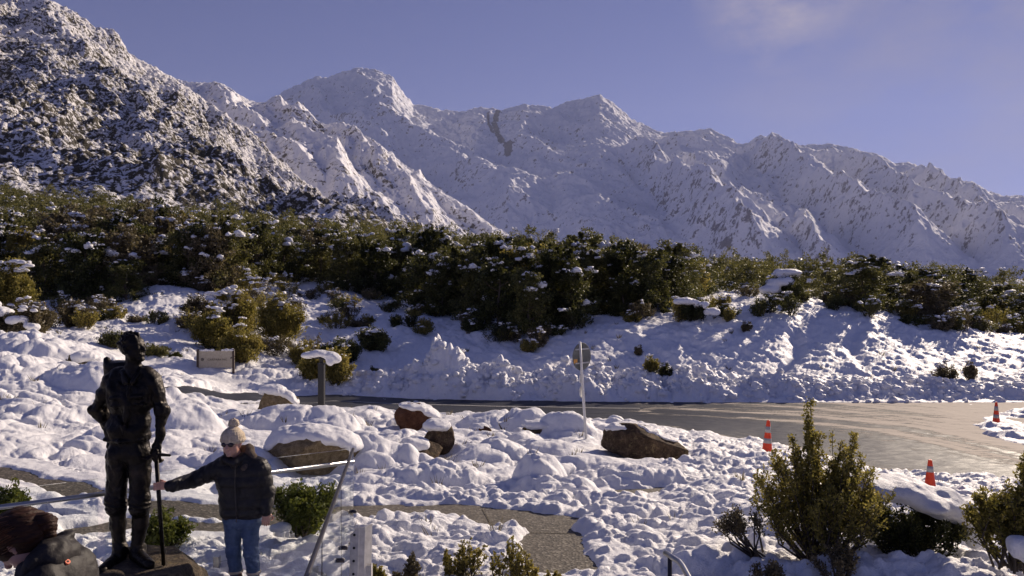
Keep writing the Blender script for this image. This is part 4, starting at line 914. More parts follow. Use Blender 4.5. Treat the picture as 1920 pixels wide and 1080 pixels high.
# ------------------------------------------------------------------ shrubs
def shrub(x, y, z, H, W, lab, m, seed, nst=26, nleaf=9000, ls=.034, spike=(), lean=0, grp=None, dust=0, low=.25, cat='shrub', name='shrub', twigr=.006, dens=.05, caps=()):
    r = np.random.default_rng(seed); e = empty(name, (x, y, z), 0, lab, cat, grp); b = MB(); cen = []
    stems = [(None, None)]*nst+list(spike)
    for i, (sx, sh_) in enumerate(stems):
        a = r.random()*6.283; ru_ = W*.5*r.random()**.6
        tx_, ty_, tz_ = math.cos(a)*ru_+lean*H, math.sin(a)*ru_*.8, H*(.62+.38*r.random())*(1-.45*(ru_/(W*.5))**2)
        if sx is not None: tx_, ty_, tz_ = sx, r.normal()*.05, sh_
        p0 = np.array([tx_*.18+r.normal()*.05, ty_*.18+r.normal()*.05, -.08]); p3 = np.array([tx_, ty_, tz_]); p1 = p0*.6+p3*.4+np.array([tx_*.12, ty_*.12, .02])+r.normal(size=3)*.03*H; p2 = p0*.25+p3*.75+r.normal(size=3)*.02*H
        b.tube([p0, p1, p2, p3], [twigr*2.2, twigr*1.5, twigr, twigr*.4], 5)
        for j in range(9 if sx is None else 14):
            t = low+(1-low)*(j+r.random())/9 if sx is None else .3+.7*(j+r.random())/14
            t = min(t, 1); q0 = p1+(p2-p1)*max(0, (t-.3)/.45) if t < .75 else p2+(p3-p2)*(t-.75)/.25
            if t < .3: q0 = p0+(p1-p0)*t/.3
            dv = r.normal(size=3)*np.array([1, 1, .35])+np.array([0, 0, .75]); dv /= np.linalg.norm(dv); ln = (.13+.17*r.random())*H*(1.15-t*.75)*(.55 if sx is not None else 1)
            q1 = q0+dv*ln*.6+np.array([0, 0, .03]); q2 = q0+dv*ln+np.array([0, 0, .09])*ln*3
            b.tube([q0, q1, q2], [twigr*.7, twigr*.5, twigr*.25], 4)
            for s in np.linspace(.15, 1.05, 6): cen.append(q0+(q1-q0)*min(1, s*1.6)+(q2-q1)*max(0, s*1.6-1)/.68*1.0)
        for s in np.linspace(.8, 1.02, 5): cen.append(p2+(p3-p2)*((s-.75)/.25))
    b.build('branches', M_TWIG, e)
    cen = np.array(cen); n = max(2, int(nleaf/len(cen))); V_, F_ = leaves(cen, dens, n, ls, .5, 1.0, .5, r); mk('foliage', V_, F_, m, e)
    if dust:
        hi_ = cen[np.argsort(-(cen[:, 2]+r.random(len(cen))*H*.8))[:dust*3:3]]; vv = []
        for j, c in enumerate(hi_):
            s = (.025+.06*r.random()**1.5)*(W+H)*.5+.02
            for h_ in range(3): vv.append(blob(c+r.normal(size=3)*np.array([s, s, s*.3])+np.array([0, 0, s*.3]), (s*(.6+.5*r.random()), s*(.5+.4*r.random()), s*.42), seed+j*3+h_, 2, .5, -.5))
        mk('snow_dusting', *merge(vv), M_CAP, e, True)['kind'] = 'stuff'
    if len(caps):
        mx_ = max(max(c[3], c[4]) for c in caps); pr = []
        for i, c in enumerate(caps):
            pr.append(('e', (c[0], c[1], c[2]), (c[3], c[4], c[5]), (0, r.normal()*.15, 0), .35*mx_))
            for j in range(5):
                a = r.random()*6.28; pr.append(('e', (c[0]+math.cos(a)*c[3]*.75, c[1]+math.sin(a)*c[4]*.75, c[2]-c[5]*.5*r.random()), (c[3]*(.3+.25*r.random()), c[4]*(.3+.25*r.random()), c[5]*(.6+.5*r.random())), (0, 0, 0), .2*mx_))
        sc3 = 1/max(.25, mx_)
        Vc, Fc = sdf_mesh(pr, .018 if mx_ < .6 else .035, lambda X_, Y_, Z_: .05*mx_*vn3(X_*2.5*sc3, Y_*2.5*sc3, Z_*2.5*sc3, seed)+.012*vn3(X_*13, Y_*13, Z_*13, seed+1), pad=.12)
        mk('snow_cap', Vc, Fc, M_CAP, e, True)['kind'] = 'stuff'
    return e
def gz_(x, y): return SZ(x, y)-.03
def shrub_at(u, v, Y, H, W, *a, **k): x, y, z = P(u, v, Y); return shrub(x, y, z, H, W, *a, **k)
Yq = 7.9; mpp = Yq/F
shrub_at(1538, 1040, Yq, 1.22, 1.5, 'tall upright olive shrub with a narrow pointed leader in the right foreground', M_LF2, 5, 60, 32000, .036, spike=[(-.08, 1.60), (-.11, 1.46), (-.05, 1.34), (.34, 1.26), (-.14, 1.3), (0, 1.25), (.4, 1.2), (-.5, 1.05), (.22, 1.16), (-.33, 1.26), (-.25, 1.1), (.45, 1.02)], low=.12, dens=.045)
shrub_at(1430, 1030, 7.8, .50, .55, 'low leaning clump of bare purple twigs left of the tall upright shrub', M_LF3, 6, 16, 900, .03, lean=-.5, low=.6)
Yk = 8.3; mk8 = Yk/F
shrub_at(1715, 1040, Yk, .62, 1.25, 'dark bush weighed down by a thick white snow blanket', M_LF, 8, 36, 15000, .036, low=.1, dens=.06,
         caps=[(-.28, .05, .74, .34, .36, .11), (.05, .02, .64, .36, .38, .11), (.36, .0, .52, .26, .32, .12), (.60, -.02, .34, .15, .16, .15)])
shrub_at(1905, 1050, 7.2, .86, .95, 'olive green shrub at the right edge with snow lumps on its lower branches', M_LF2, 9, 34, 17000, .034, spike=[(.02, 1.02), (.10, .9), (-.28, .62), (-.36, .60)], low=.12,
         caps=[(-.16, -.32, .26, .11, .10, .08), (-.05, -.36, .14, .16, .12, .08), (.1, -.3, .2, .1, .1, .06)])
shrub_at(1570, 1078, 7.2, .30, .55, 'small dark shrub in the snow at the foot of the tall upright shrub', M_LF3, 10, 12, 1800, .03, low=.2)
shrub_at(1440, 1095, 7.0, .22, .35, 'dark twiggy clump poking out of the snow at the bottom edge', M_LF3, 14, 10, 900, .03, low=.3)
# planting near the glass and path
shrub_at(572, 992, 9.0, .62, .95, 'rounded bright green shrub between the standing person and the glass edge', M_LFG, 11, 40, 15000, .042, low=.05, dens=.06, caps=[(-.2, -.3, .12, .10, .08, .05)])
shrub_at(305, 1025, 8.6, .42, .70, 'low bright green shrub behind the legs of the bronze figure', M_LFG, 12, 30, 9000, .040, low=.05, dens=.05)
shrub_at(14, 985, 8.6, .48, .62, 'green shrub behind the handrail at the left edge', M_LFG, 13, 30, 9000, .040, low=.05, dens=.05)
for i, (u, v, H, W) in enumerate([(700, 1092, .14, .2), (775, 1090, .22, .12), (845, 1092, .26, .28), (885, 1090, .36, .26), (955, 1094, .34, .30), (985, 1096, .26, .25), (1035, 1098, .12, .2), (740, 1094, .10, .16)]):
    shrub_at(u, v+4, 7.3, H*1.4, W*1.15, ['tiny yellow green sprig beside the perforated post', 'thin dark upright sprig at the bottom edge', 'spreading low sprig with curved tips at the bottom edge', 'taller forked sprig standing up at the bottom edge', 'bushy yellow sprig left of the bare path',
                               'leaning sprig touching the edge of the bare path', 'tuft of golden grass on the bare path', 'short dark sprig between the post and the thin sprig'][i], M_LF2 if i not in (1, 7) else M_LF3, 70+i, 10, 620, .032, low=.2, dens=.016, twigr=.004, cat='plant', name='garden_plant')
# bank bushes
for i, (u, v, Y, H, W, m, lab) in enumerate([
    (1222, 704, 35.8, .85, .8, M_LF2, 'left-hand one of the two small olive bushes on top of the ploughed snow ridge'), (1248, 702, 36.0, .95, .9, M_LF, 'right one of the two small olive bushes on top of the ploughed snow ridge'),
    (1772, 727, 36.3, 1.0, 1.3, M_LF3, 'brown twiggy bush with frosted twigs at the foot of the right bank'), (1820, 724, 36.6, .95, .8, M_LF3, 'small brown bush just right of the frosted one at the foot of the right bank'),
    (860, 675, 37.5, 1.2, 1.2, M_LF2, 'sparse yellow green bush behind the tallest peak of ploughed snow'), (1197, 662, 40.5, .65, .5, M_LF3, 'little dark twiggy bush alone on the shaded bank'),
    (1400, 645, 43.0, .65, .8, M_LF3, 'small round brown bush on the sunlit bank'), (1365, 620, 44.5, .9, .9, M_LF2, 'bush beside the snow covered mound on top of the bank'),
    (1300, 606, 44.5, 1.5, 2.4, M_LF, 'dark bush loaded with big rounded snow cushions'), (1465, 572, 50, 2.2, 3.0, M_LF, 'dark bush with two thick snow slabs on the crest of the bank'),
    (1550, 575, 51, .9, .9, M_LF3, 'dark little bush on the crest of the sunlit bank'), (1610, 594, 50, .6, .5, M_LF3, 'tiny dark bush on the far end of the crest'),
    (630, 712, 35.2, 1.9, 1.7, M_LF2, 'olive bush at the road edge behind the black lamp post'), (590, 700, 36, 1.7, 1.6, M_LF2, 'olive bush just left of the black lamp post'),
    (450, 680, 37.5, 2.2, 2.2, M_LF2, 'yellow olive bush standing behind the carpark board'), (395, 640, 40, 2.2, 2.6, M_LF2, 'olive bush above and left of the carpark board'),
    (520, 600, 43, 3.0, 3.0, M_LF2, 'large olive bush in the middle of the left slope'), (440, 590, 44, 3.2, 3.4, M_LF2, 'large round olive bush left of the middle slope'), (365, 585, 46, 2.0, 2.2, M_LF3, 'twiggy brown bush at the edge of the open snow slope'),
    (640, 645, 40, 1.6, 2.4, M_LF, 'dark bush with snow between its branches below the trees'), (560, 660, 39, 1.4, 1.0, M_LF2, 'thin yellow bush on the snow above the lamp post'),
    (700, 610, 42.5, 1.4, 2.6, M_LF, 'dark low bush under the first trees left of centre'), (620, 690, 37.5, 1.2, 1.2, M_LF, 'dark bush just above the lamp post snow'),
    (215, 655, 36, 1.1, 1.5, M_LF, 'dark bush behind the head of the bronze figure'), (285, 662, 36.5, .7, 1.7, M_LF, 'low dark bush right of the head of the bronze figure'), (330, 672, 36.5, .3, .7, M_LF, 'very low dark bush left of the carpark board'),
    (150, 690, 26, .55, .8, M_LF3, 'brown bush half buried under a snow hood left of the bronze figure'), (40, 620, 33, 1.9, 3.0, M_LF3, 'brown bush with a sloping snow sheet at the left edge'),
    (140, 600, 42, 1.6, 2.2, M_LF3, 'reddish brown bush at the foot of the left trees'), (700, 682, 38, .5, .6, M_LF, 'small dark tuft on the shaded bank left of the snow peak'), (15, 570, 38, 3.6, 2.4, M_LF2, 'olive column of foliage at the left edge')]):
    x = (u-960)/F*Y; y = Y; z = P(u, v, Y)[2]
    zs = SZ(x, y)-.1; z = min(z, zs) if z > zs else zs
    caps = []
    if 'snow cushions' in lab: caps = [(-.65, -.3, 1.20, .55, .5, .20), (-.2, -.2, 1.15, .4, .4, .16), (.45, -.4, 1.0, .4, .4, .18), (.95, -.5, .6, .4, .4, .20)]
    elif 'snow slabs' in lab: caps = [(-.1, -.3, 1.5, .9, .6, .25), (.5, .1, 2.1, .9, .6, .25), (-.9, -.4, 1.0, .6, .5, .25)]
    elif 'snow hood' in lab: caps = [(.2, 0, .42, .42, .4, .18)]
    elif 'sloping snow' in lab: caps = [(-.9, -.6, 1.65, .35, .4, .16), (-.3, -.7, 1.35, .4, .4, .16), (.4, -.8, 1.0, .4, .4, .15), (.95, -.8, .7, .3, .3, .14)]
    big = min(1.6, W/1.5)
    shrub(x, y, z, H, W, lab, m, 200+i, int(14+10*big), int(900+2200*W*H), .085 if W < 1.6 else .12, low=.1, dens=.12*big+.03, caps=caps, dust=int(4+4*big), twigr=.012, grp=None)

# scrub scattered under the tree line
SCR = [(-20, 330, 555, 625, 26, 'at the far left'), (335, 585, 515, 690, 30, 'left of the lamp post'), (575, 800, 545, 640, 30, 'above the lamp post'), (800, 1240, 598, 640, 16, 'left of and behind the round sign'), (1250, 1500, 560, 610, 12, 'right of centre'), (1560, 1920, 588, 632, 22, 'at the far right')]
rs = random.Random(21)
for (u0, u1, v0, v1, n, zn) in SCR:
    us_ = sorted(rs.uniform(u0, u1) for _ in range(n))
    for i, u in enumerate(us_):
        v = rs.uniform(v0, v1); 
        if 'round' in zn: v = frv(u)+rs.uniform(0, 16)
        if 'far right' in zn: v = frv(u)+rs.uniform(-2, 14)
        if 230 < u < 350 and v < 600: continue
        x, y, z = at(u, v); sz_ = rs.uniform(.6, 1.0)*(1.6 if y > 40 else 1.1)*(1.5 if 'left of the lamp' in zn else 1)
        shrub(x, y, SZ(x, y)-.1, sz_*rs.uniform(.6, 1.1), sz_*rs.uniform(1.1, 1.7), '%s low scrub bush from the left, on snow %s' % (ORD[i % 20] if i < 20 else 'twenty '+ORD[i-20], zn), rs.choice([M_LF, M_LF, M_LF3, M_LF2] if 'left of the lamp' not in zn else [M_LF2, M_LF2, M_LF3]), 900+i+int(u), 12, 1300, .11, low=.1, dens=.15, twigr=.01,
              dust=rs.choice([0, 3, 6, 10]), grp='low scrub bushes in the snow below the tree line')

# dead grass tips poking through the snow
tg = np.random.default_rng(31); cg = []
for i in range(420):
    u = tg.uniform(-60, 2000); y = math.exp(tg.uniform(math.log(9), math.log(46))); 
    if 30 < y < 36.5 or (u > 1100 and 15 < y < 34): continue
    if tg.random() < (.75 if y < 16 else .35): continue
    cg.append(((u-960)/F*y, y, tg.random()))
cg = np.array(cg); zg, kg = snow_z(cg[:, 0], cg[:, 1], False, True); ok_ = kg > .5; Vg = []; Fg = []; n_ = 0
for (x, y, s), z in zip(cg[ok_], zg[ok_]):
    for j in range(int(6+14*s)):
        a = tg.random()*6.28; l = (.04+.13*tg.random())*(.7+y/40); r0 = .03+.05*tg.random(); bx_, by_ = x+math.cos(a)*r0, y+math.sin(a)*r0; w_ = .004+.00028*y
        tx_, ty_ = bx_+math.cos(a)*l*.7, by_+math.sin(a)*l*.7; Vg += [(bx_-w_, by_, z-.04), (bx_+w_, by_, z-.04), (tx_, ty_, z+l)]; Fg.append((n_, n_+1, n_+2)); n_ += 3
o = mk('tussock_tips', Vg, Fg, M_LF3); tag(o, 'brown tussock grass tips poking through the snow', 'grass', kind='stuff')
# ------------------------------------------------------------------ figures
def A(*p): return np.array(p, float)
def hand_prims(w, d, up, sc_=1.0, curl=.9, side=1, thumb=True):
    """palm and five fingers; w wrist, d direction of the hand, up = back of the hand"""
    w = A(*w); d = A(*d)/np.linalg.norm(d); up = A(*up); up = up-d*(up@d); up /= np.linalg.norm(up); s = np.cross(d, up)*side
    P_ = [('e', w+d*.045*sc_, (.047*sc_, .040*sc_, .019*sc_), None, .012)]
    P_ = []
    for k_ in range(4):
        o_ = s*(.030-.0195*k_)*sc_; P_.append(('c', w+o_*.7, w+d*.088*sc_+o_, .015*sc_, .0125*sc_, .012))
    ln = [.072, .080, .075, .058]
    for k_ in range(4):
        o_ = s*(.030-.0195*k_)*sc_; a = w+d*.088*sc_+o_; c1 = curl; p = a; dd_ = d
        for j, fr_ in enumerate((.42, .32, .26)):
            ang = c1*(j+1)*.75; dv = d*math.cos(ang)-up*math.sin(ang); q_ = p+dv*ln[k_]*fr_*sc_; P_.append(('c', p, q_, (.0098-.0009*j)*sc_, (.0088-.0009*j)*sc_, .003)); p = q_
    if thumb:
        b0 = w+d*.028*sc_+s*.034*sc_; b1 = b0+(s*.8+d*.7-up*.35)*.035*sc_; b2 = b1+(d*.8+s*.15-up*.8)*.030*sc_; b3 = b2+(d*.6-s*.4-up*.8)*.024*sc_
        P_ += [('c', w+s*.02*sc_+d*.01, b1, .015*sc_, .0115*sc_, .01), ('c', b1, b2, .0112*sc_, .0102*sc_, .004), ('c', b2, b3, .010*sc_, .0085*sc_, .003)]
    return P_
def head_prims(c, s, f, upv=(0, 0, 1)):
    """head: centre, scale (1 = 0.235 m tall), facing direction"""
    c = A(*c); f = A(*f)/np.linalg.norm(f); u_ = A(*upv); u_ = u_-f*(f@u_); u_ /= np.linalg.norm(u_); r_ = np.cross(f, u_)
    g = lambda a, b, z: c+(r_*a+f*b+u_*z)*s
    P_ = [('c', g(0, -.02, .035), g(0, .015, .035), .088*s, .084*s, .02), ('c', g(0, .035, -.035), g(0, .058, -.085), .058*s, .030*s, .035),
          ('c', g(-.035, .03, -.05), g(.035, .03, -.05), .042*s, .042*s, .03), ('c', g(0, .092, .022), g(0, .116, -.022), .010*s, .017*s, .010),
          ('c', g(-.032, .082, .034), g(.032, .082, .034), .017*s, .017*s, .012), ('c', g(-.034, .075, -.005), g(-.03, .078, -.015), .022*s, .02*s, .02), ('c', g(.034, .075, -.005), g(.03, .078, -.015), .022*s, .02*s, .02),
          ('c', g(-.018, .090, -.052), g(.018, .090, -.052), .0085*s, .0085*s, .006), ('c', g(-.014, .086, -.066), g(.014, .086, -.066), .009*s, .009*s, .006), ('c', g(-.006, .082, -.094), g(.006, .082, -.094), .018*s, .018*s, .012),
          ('e', g(-.032, .099, .014), (.014*s, .014*s, .010*s), None, -.004), ('e', g(.032, .099, .014), (.014*s, .014*s, .010*s), None, -.004),
          ('c', g(-.031, .086, .014), g(-.033, .086, .014), .0125*s, .0125*s, .002), ('c', g(.031, .086, .014), g(.033, .086, .014), .0125*s, .0125*s, .002),
          ('c', g(-.088, -.005, .02), g(-.083, .005, -.025), .016*s, .010*s, .005), ('c', g(.088, -.005, .02), g(.083, .005, -.025), .016*s, .010*s, .005)]
    return P_, g
# ---- bronze statue ------------------------------------------------------------
M_BRONZE = mat('dark_bronze', (.055, .048, .036), .36, .85); q = N(M_BRONZE)
a = q.noise(7, 5, .6); b_ = q.noise(55, 4, .7)
q.l(q.ramp(a, [(.3, (.008, .007, .007)), (.55, (.018, .015, .013)), (.80, (.060, .046, .032))]), q.b.inputs['Base Color']); q.l(q.ramp(b_, [(.3, (.3, .3, .3)), (.7, (.52, .52, .52))]), q.b.inputs['Roughness']); q.bump(q.math('ADD', a, b_), .35, .012)
YS = 7.0; ks = YS/F; sx0, _, sz0 = P(240, 1048, YS)
def S(u, v, d=0): return A((u-240)*ks, d, (1048-v)*ks)
st = empty('bronze_statue', (sx0, YS, sz0), 0, 'dark bronze statue of a mountaineer in rolled sleeves leaning on an ice axe', 'statue')
body = []
c = lambda a, b, ra, rb, k=.04: body.append(('c', a, b, ra, rb, k))
# boots and legs
c(S(222, 1046, -.02), S(219, 1052, -.26), .062, .052, .03); c(S(226, 1030, .0), S(223, 1046, .02), .068, .060, .03); c(S(219, 1054, -.27), S(221, 1054, .0), .030, .034, .01)
c(S(258, 1030, .02), S(252, 1042, .03), .070, .062, .03); c(S(262, 1040, -.03), S(296, 1046, -.17), .062, .050, .03); c(S(252, 1052, .0), S(298, 1052, -.17), .032, .034, .01)
c(S(224, 1035), S(220, 985, .01), .052, .066, .03); c(S(220, 985, .01), S(220, 945, .0), .067, .074, .03); c(S(219, 948, -.01), S(217, 938, -.01), .082, .082, .02)
c(S(219, 945, -.01), S(219, 860, .02), .080, .100, .04)
c(S(256, 1032), S(261, 985, .02), .052, .066, .03); c(S(261, 985, .02), S(264, 945, .0), .067, .074, .03); c(S(265, 950, -.02), S(265, 938, -.02), .083, .083, .02)
c(S(264, 945, -.02), S(260, 860, .02), .082, .099, .04)
# pelvis, waist, chest
c(S(222, 848, .02), S(257, 848, .02), .104, .106, .05); c(S(222, 818, .02), S(256, 818, .02), .098, .098, .05); c(S(225, 790, .02), S(258, 790, .02), .098, .098, .06)
c(S(226, 752, .01), S(263, 750, .01), .118, .118, .07); c(S(220, 728, .01), S(270, 726, .01), .100, .100, .06); c(S(213, 714, .02), S(282, 710, .02), .062, .062, .06)
c(S(222, 702, .02), S(272, 700, .02), .070, .070, .06)
# bloused shirt over the belt, belt
c(S(221, 806, .0), S(257, 806, .0), .102, .102, .03); 
# neck and collar
c(S(250, 705, .0), S(251, 672, -.01), .075, .068, .03)
c(S(236, 697, -.05), S(252, 715, -.135), .020, .014, .01); c(S(268, 692, -.03), S(262, 713, -.13), .020, .014, .01); c(S(236, 697, -.04), S(245, 690, .07), .022, .022, .01); c(S(268, 692, -.02), S(256, 690, .07), .022, .022, .01)
c(S(238, 700, -.06), S(246, 716, -.128), .022, .012, .01)
# placket, pockets
c(S(254, 718, -.102), S(244, 808, -.103), .012, .012, .008)
for (pu, pv_) in ((226, 745), (268, 742)):
    c(S(pu-8, pv_, -.108), S(pu+8, pv_-2, -.108), .012, .012, .006); c(S(pu-8, pv_+14, -.104), S(pu+8, pv_+13, -.104), .010, .010, .012)
c(S(203, 822, -.050), S(235, 824, -.096), .013, .013, .006); c(S(235, 824, -.096), S(270, 821, -.055), .013, .013, .006)
# arm bent behind the hip (left in the photo)
c(S(207, 717, .03), S(194, 738, .04), .068, .066, .04); c(S(194, 738, .04), S(175, 768, .06), .066, .052, .04); c(S(174, 768, .06), S(190, 798, .10), .058, .046, .02); c(S(190, 798, .10), S(203, 822, .10), .046, .034, .02)
c(S(203, 822, .10), S(200, 838, .06), .036, .030, .02); c(S(182, 782, .08), S(180, 778, .08), .062, .062, .01)
# straight arm to the axe
c(S(285, 715, .02), S(294, 740, .02), .066, .062, .04); c(S(294, 740, .02), S(301, 768, .01), .060, .052, .03); c(S(302, 766, .0), S(303, 774, .0), .062, .060, .012)
c(S(303, 776, .0), S(301, 812, -.02), .046, .036, .01); c(S(301, 812, -.02), S(299, 836, -.04), .036, .028, .01)
body += hand_prims(S(299, 834, -.04), (0.02, -.25, -1), (-.2, -1, .2), 1.12, .75, 1)
hp, g = head_prims(S(250, 655, -.01), 1.12, (.95, -.30, .16)); body += hp
r_ = random.Random(4)
for i in range(60):   # tousled hair
    a1 = r_.uniform(0, 6.28); el_ = r_.uniform(.05, 1.5); rr2 = .092*1.12
    dx, dy, dz = math.cos(a1)*math.cos(el_), math.sin(a1)*math.cos(el_), math.sin(el_)
    if dy > .45 and dz < .55: continue
    p = g(dx*.084, -.005+dy*.095, .045+dz*.088); q_ = g(dx*.098, -.012+dy*.105, .045+dz*.104); body.append(('c', p, q_, .022, .012, .008))
def wr(x, y, z):
    top = sstep(1.0, 1.1, z)*sstep(1.86, 1.70, z)
    leg = sstep(1.1, 1.0, z)*sstep(.25, .4, z)
    f = .016*np.abs(vn3((x+.5*z)*13, y*9, (z-.5*x)*6, 3))+.006*vn3(x*26, y*20, z*15, 6)
    d = top*(-f*1.35)+leg*(-.011*np.abs(vn3(x*15, y*12, z*10+x*9, 8))-.004*vn3(x*30, y*30, z*22, 9))
    d += .0035*vn3(x*55, y*55, z*55, 12)
    kn = np.exp(-((z-.52)/.05)**2)*.006*np.sin(z*150+x*30)
    return d+kn*leg-.003*np.exp(-((z-1.12)/.01)**2)
V_, F_ = sdf_mesh(body, .0082, wr); mk('figure', V_, F_, M_BRONZE, st, True)
b = MB(); b.tube([S(301, 846, -.09), S(318, 1050, -.12)], [.020, .017], 12); b.tube([S(318, 1046, -.12), S(319, 1056, -.12)], [.013, .004], 8); b.build('axe_shaft', M_BRONZE, st, True)
V_, F_ = sdf_mesh([('c', S(301, 848, -.09), S(324, 851, -.06), .018, .012, .01), ('b', S(286, 853, -.11), (.035, .028, .006), (.3, .2, 0), .004, .015), ('c', S(301, 848, -.09), S(288, 852, -.11), .018, .014, .012), ('c', S(301, 842, -.09), S(302, 862, -.092), .024, .02, .01)], .008)
mk('axe_head', V_, F_, M_BRONZE, st, True)
V_, F_ = sdf_mesh([('b', S(212, 705, .18), (.14, .09, .12), (0, .1, 0), .06, .05), ('b', S(210, 687, .18), (.13, .08, .025), (0, -.12, 0), .02, .03), ('c', S(182, 678, .17), S(184, 712, .18), .03, .035, .04)], .016, lambda x, y, z: .012*vn3(x*14, y*14, z*14, 3))
mk('rucksack', V_, F_, M_BRONZE, st, True)
# plinth of rock
M_PL = rock_mat('plinth_rock', [(.35, (.035, .028, .022)), (.5, (.09, .07, .05)), (.65, (.20, .15, .10))], 6, .3)
r2 = np.random.default_rng(5); V, Fq = ICO[5]; V = V.copy(); V[:, 2] = np.clip(V[:, 2], -1, 1)
for i in range(12):
    n = r2.normal(size=3); n[2] = abs(n[2])*.6; n /= np.linalg.norm(n); s = V@n-(.62+.25*r2.random()); V = V-np.where(s > 0, s, 0)[:, None]*n*.92
n = A(0.05, .02, 1); n /= np.linalg.norm(n); s = V@n-.55; V = V-np.where(s > 0, s, 0)[:, None]*n*.97
V = V*(1+.05*vn3(V[:, 0]*3, V[:, 1]*3, V[:, 2]*3, 7)+.03*vn3(V[:, 0]*9, V[:, 1]*9, V[:, 2]*9, 8))[:, None]
e = mk('rock_plinth', V*A(.82, .62, .60), Fq, M_PL, None, True); e.location = (sx0+.14, YS-.02, sz0-.345); tag(e, 'dark flat topped boulder plinth under the boots of the bronze statue', 'plinth')
# ---- standing person ------------------------------------------------------------
M_SKIN = mat('skin', (.50, .29, .21), .5, spec=.35); M_SKIN.node_tree.nodes['Principled BSDF'].inputs['Subsurface Weight'].default_value = .08
q = N(M_SKIN); q.l(q.ramp(q.noise(20, 3), [(.3, (.46, .25, .18)), (.7, (.55, .33, .25))]), q.b.inputs['Base Color'])
def cloth(name, c0, c1, rough=.75, sc_=14, bs=.4):
    m = mat(name, c0, rough, spec=.25); q = N(m); n_ = q.noise(sc_, 5, .65); q.l(q.ramp(n_, [(.3, c0), (.7, c1)]), q.b.inputs['Base Color']); q.bump(q.noise(sc_*4, 4), bs, .01); return m
M_JKT = cloth('black_puffer_fabric', (.012, .010, .010), (.028, .025, .024), .5, 9); M_JEAN = cloth('blue_denim', (.045, .07, .13), (.10, .145, .23), .8, 16)
M_KNIT = cloth('cream_knit', (.46, .37, .26), (.68, .57, .43), .9, 30, .8); M_BOOT = cloth('brown_suede_boots', (.12, .07, .05), (.20, .12, .09), .8); M_LENS = mat('dark_lens', (.02, .012, .015), .12)
M_FUR = cloth('brown_fleece_lining', (.07, .05, .04), (.16, .12, .09), .95, 40, 1)
YP = 7.2; kp = YP/F; px0, _, _ = P(455, 1100, YP); pz0 = SZ(px0, YP)
pv0 = 540+(CZ-pz0)/YP*F
def T(u, v, d=0): return A((u-455)*kp, d, (pv0-v)*kp)
pe = empty('person', (px0, YP, pz0), 0, 'person in black puffer jacket, cream bobble hat and jeans gripping the statue ice axe', 'person')
axe_pt = np.array(st.location)+S(304.5, 905, -.097); grip = axe_pt-np.array(pe.location)
zf = .0; B = []
c = lambda a, b, ra, rb, k=.03: B.append(('c', A(*a), A(*b), ra, rb, k))
hp, g = head_prims(T(437, 832, -.02), .95, (-.12, -1, -.02)); B += hp
c(T(440, 850, .01), T(446, 872, .02), .052, .060); c(T(425, 885, .03), T(475, 885, .03), .09, .09, .05); c(T(430, 930, .03), T(470, 930, .03), .10, .10, .05); c(T(438, 968, .03), T(466, 968, .03), .085, .085, .05)
sh1 = T(416, 876, .02); el1 = T(368, 898, -.03); wr1 = grip+A(.105, -.0, -.005)
c(sh1, el1, .045, .038); c(el1, wr1, .038, .026)
sh2 = T(486, 880, .03); el2 = T(498, 925, .04); wr2 = T(501, 958, -.03); c(sh2, el2, .045, .038); c(el2, wr2, .038, .026)
LA = (T(435, 980, .03), T(437, 1035, .01), T(441, 1088, .04)); LB = (T(467, 980, .03), T(472, 1035, -.02), T(476, 1088, .02))
for (h_, k_, a_) in (LA, LB): c(h_, k_, .075, .050); c(k_, a_, .050, .036); c(a_, a_+A(0, -.14, -.035), .036, .030)
V1, F1 = sdf_mesh(B, .0105)
H1 = hand_prims(wr1, (-1, -.05, .05), (.0, .3, 1.0), .95, 1.25, 1)
H1 = []
# fingers wrapped round the shaft, palm on the right side of it
for k_ in range(4):
    zc_ = .028-.018*k_; p = grip+A(.030, -.012, zc_); H1.append(('c', wr1+A(0, 0, zc_*.7), p+A(.01, 0, 0), .016, .013, .01))
    ring = [grip+A(math.cos(t)*(.030-.002*(k_ == 3)), math.sin(t)*.030, zc_-.004*j) for j, t in enumerate(np.radians([-25, -80, -135, -190]))]
    for a, b_ in zip(ring[:-1], ring[1:]): H1.append(('c', a, b_, .0092, .0085, .003))
th = [wr1+A(-.03, .012, .022), grip+A(.03, .022, .035), grip+A(.002, .034, .040), grip+A(-.022, .022, .036)]
for a, b_, ra, rb in zip(th[:-1], th[1:], (.015, .0115, .010), (.012, .0105, .009)): H1.append(('c', a, b_, ra, rb, .006))
H2 = hand_prims(T(501, 958, -.03), (.0, -.15, -1), (.35, -1, .1), .95, .55, -1)
V2, F2 = sdf_mesh(H1, .0045); V3, F3 = sdf_mesh(H2, .0045)
mk('body', *merge([(V1, F1), (V2, F2), (V3, F3)]), M_SKIN, pe, True)
J = []; c = lambda a, b, ra, rb, k=.04: J.append(('c', A(*a), A(*b), ra, rb, k))
c(T(428, 884, .03), T(480, 884, .03), .105, .105, .05); c(T(428, 905, .02), T(478, 905, .02), .112, .112, .05); c(T(433, 935, .02), T(474, 935, .02), .112, .112, .05); c(T(435, 956, .02), T(471, 956, .02), .114, .116, .05)
c(T(418, 874, .03), T(481, 876, .03), .062, .064, .05)
c(sh1, el1, .082, .066, .04); c(el1, wr1+A(.02, 0, 0), .066, .046, .02); c(wr1+A(.035, 0, 0), wr1+A(.018, 0, 0), .048, .044, .005)
c(sh2, el2, .082, .070, .04); c(el2, wr2+A(0, 0, .02), .070, .048, .02)
c(T(425, 866, .03), T(462, 866, .05), .062, .075, .04); c(T(424, 858, -.04), T(446, 866, -.08), .030, .028, .02); c(T(455, 855, -.01), T(446, 866, -.08), .034, .028, .02)
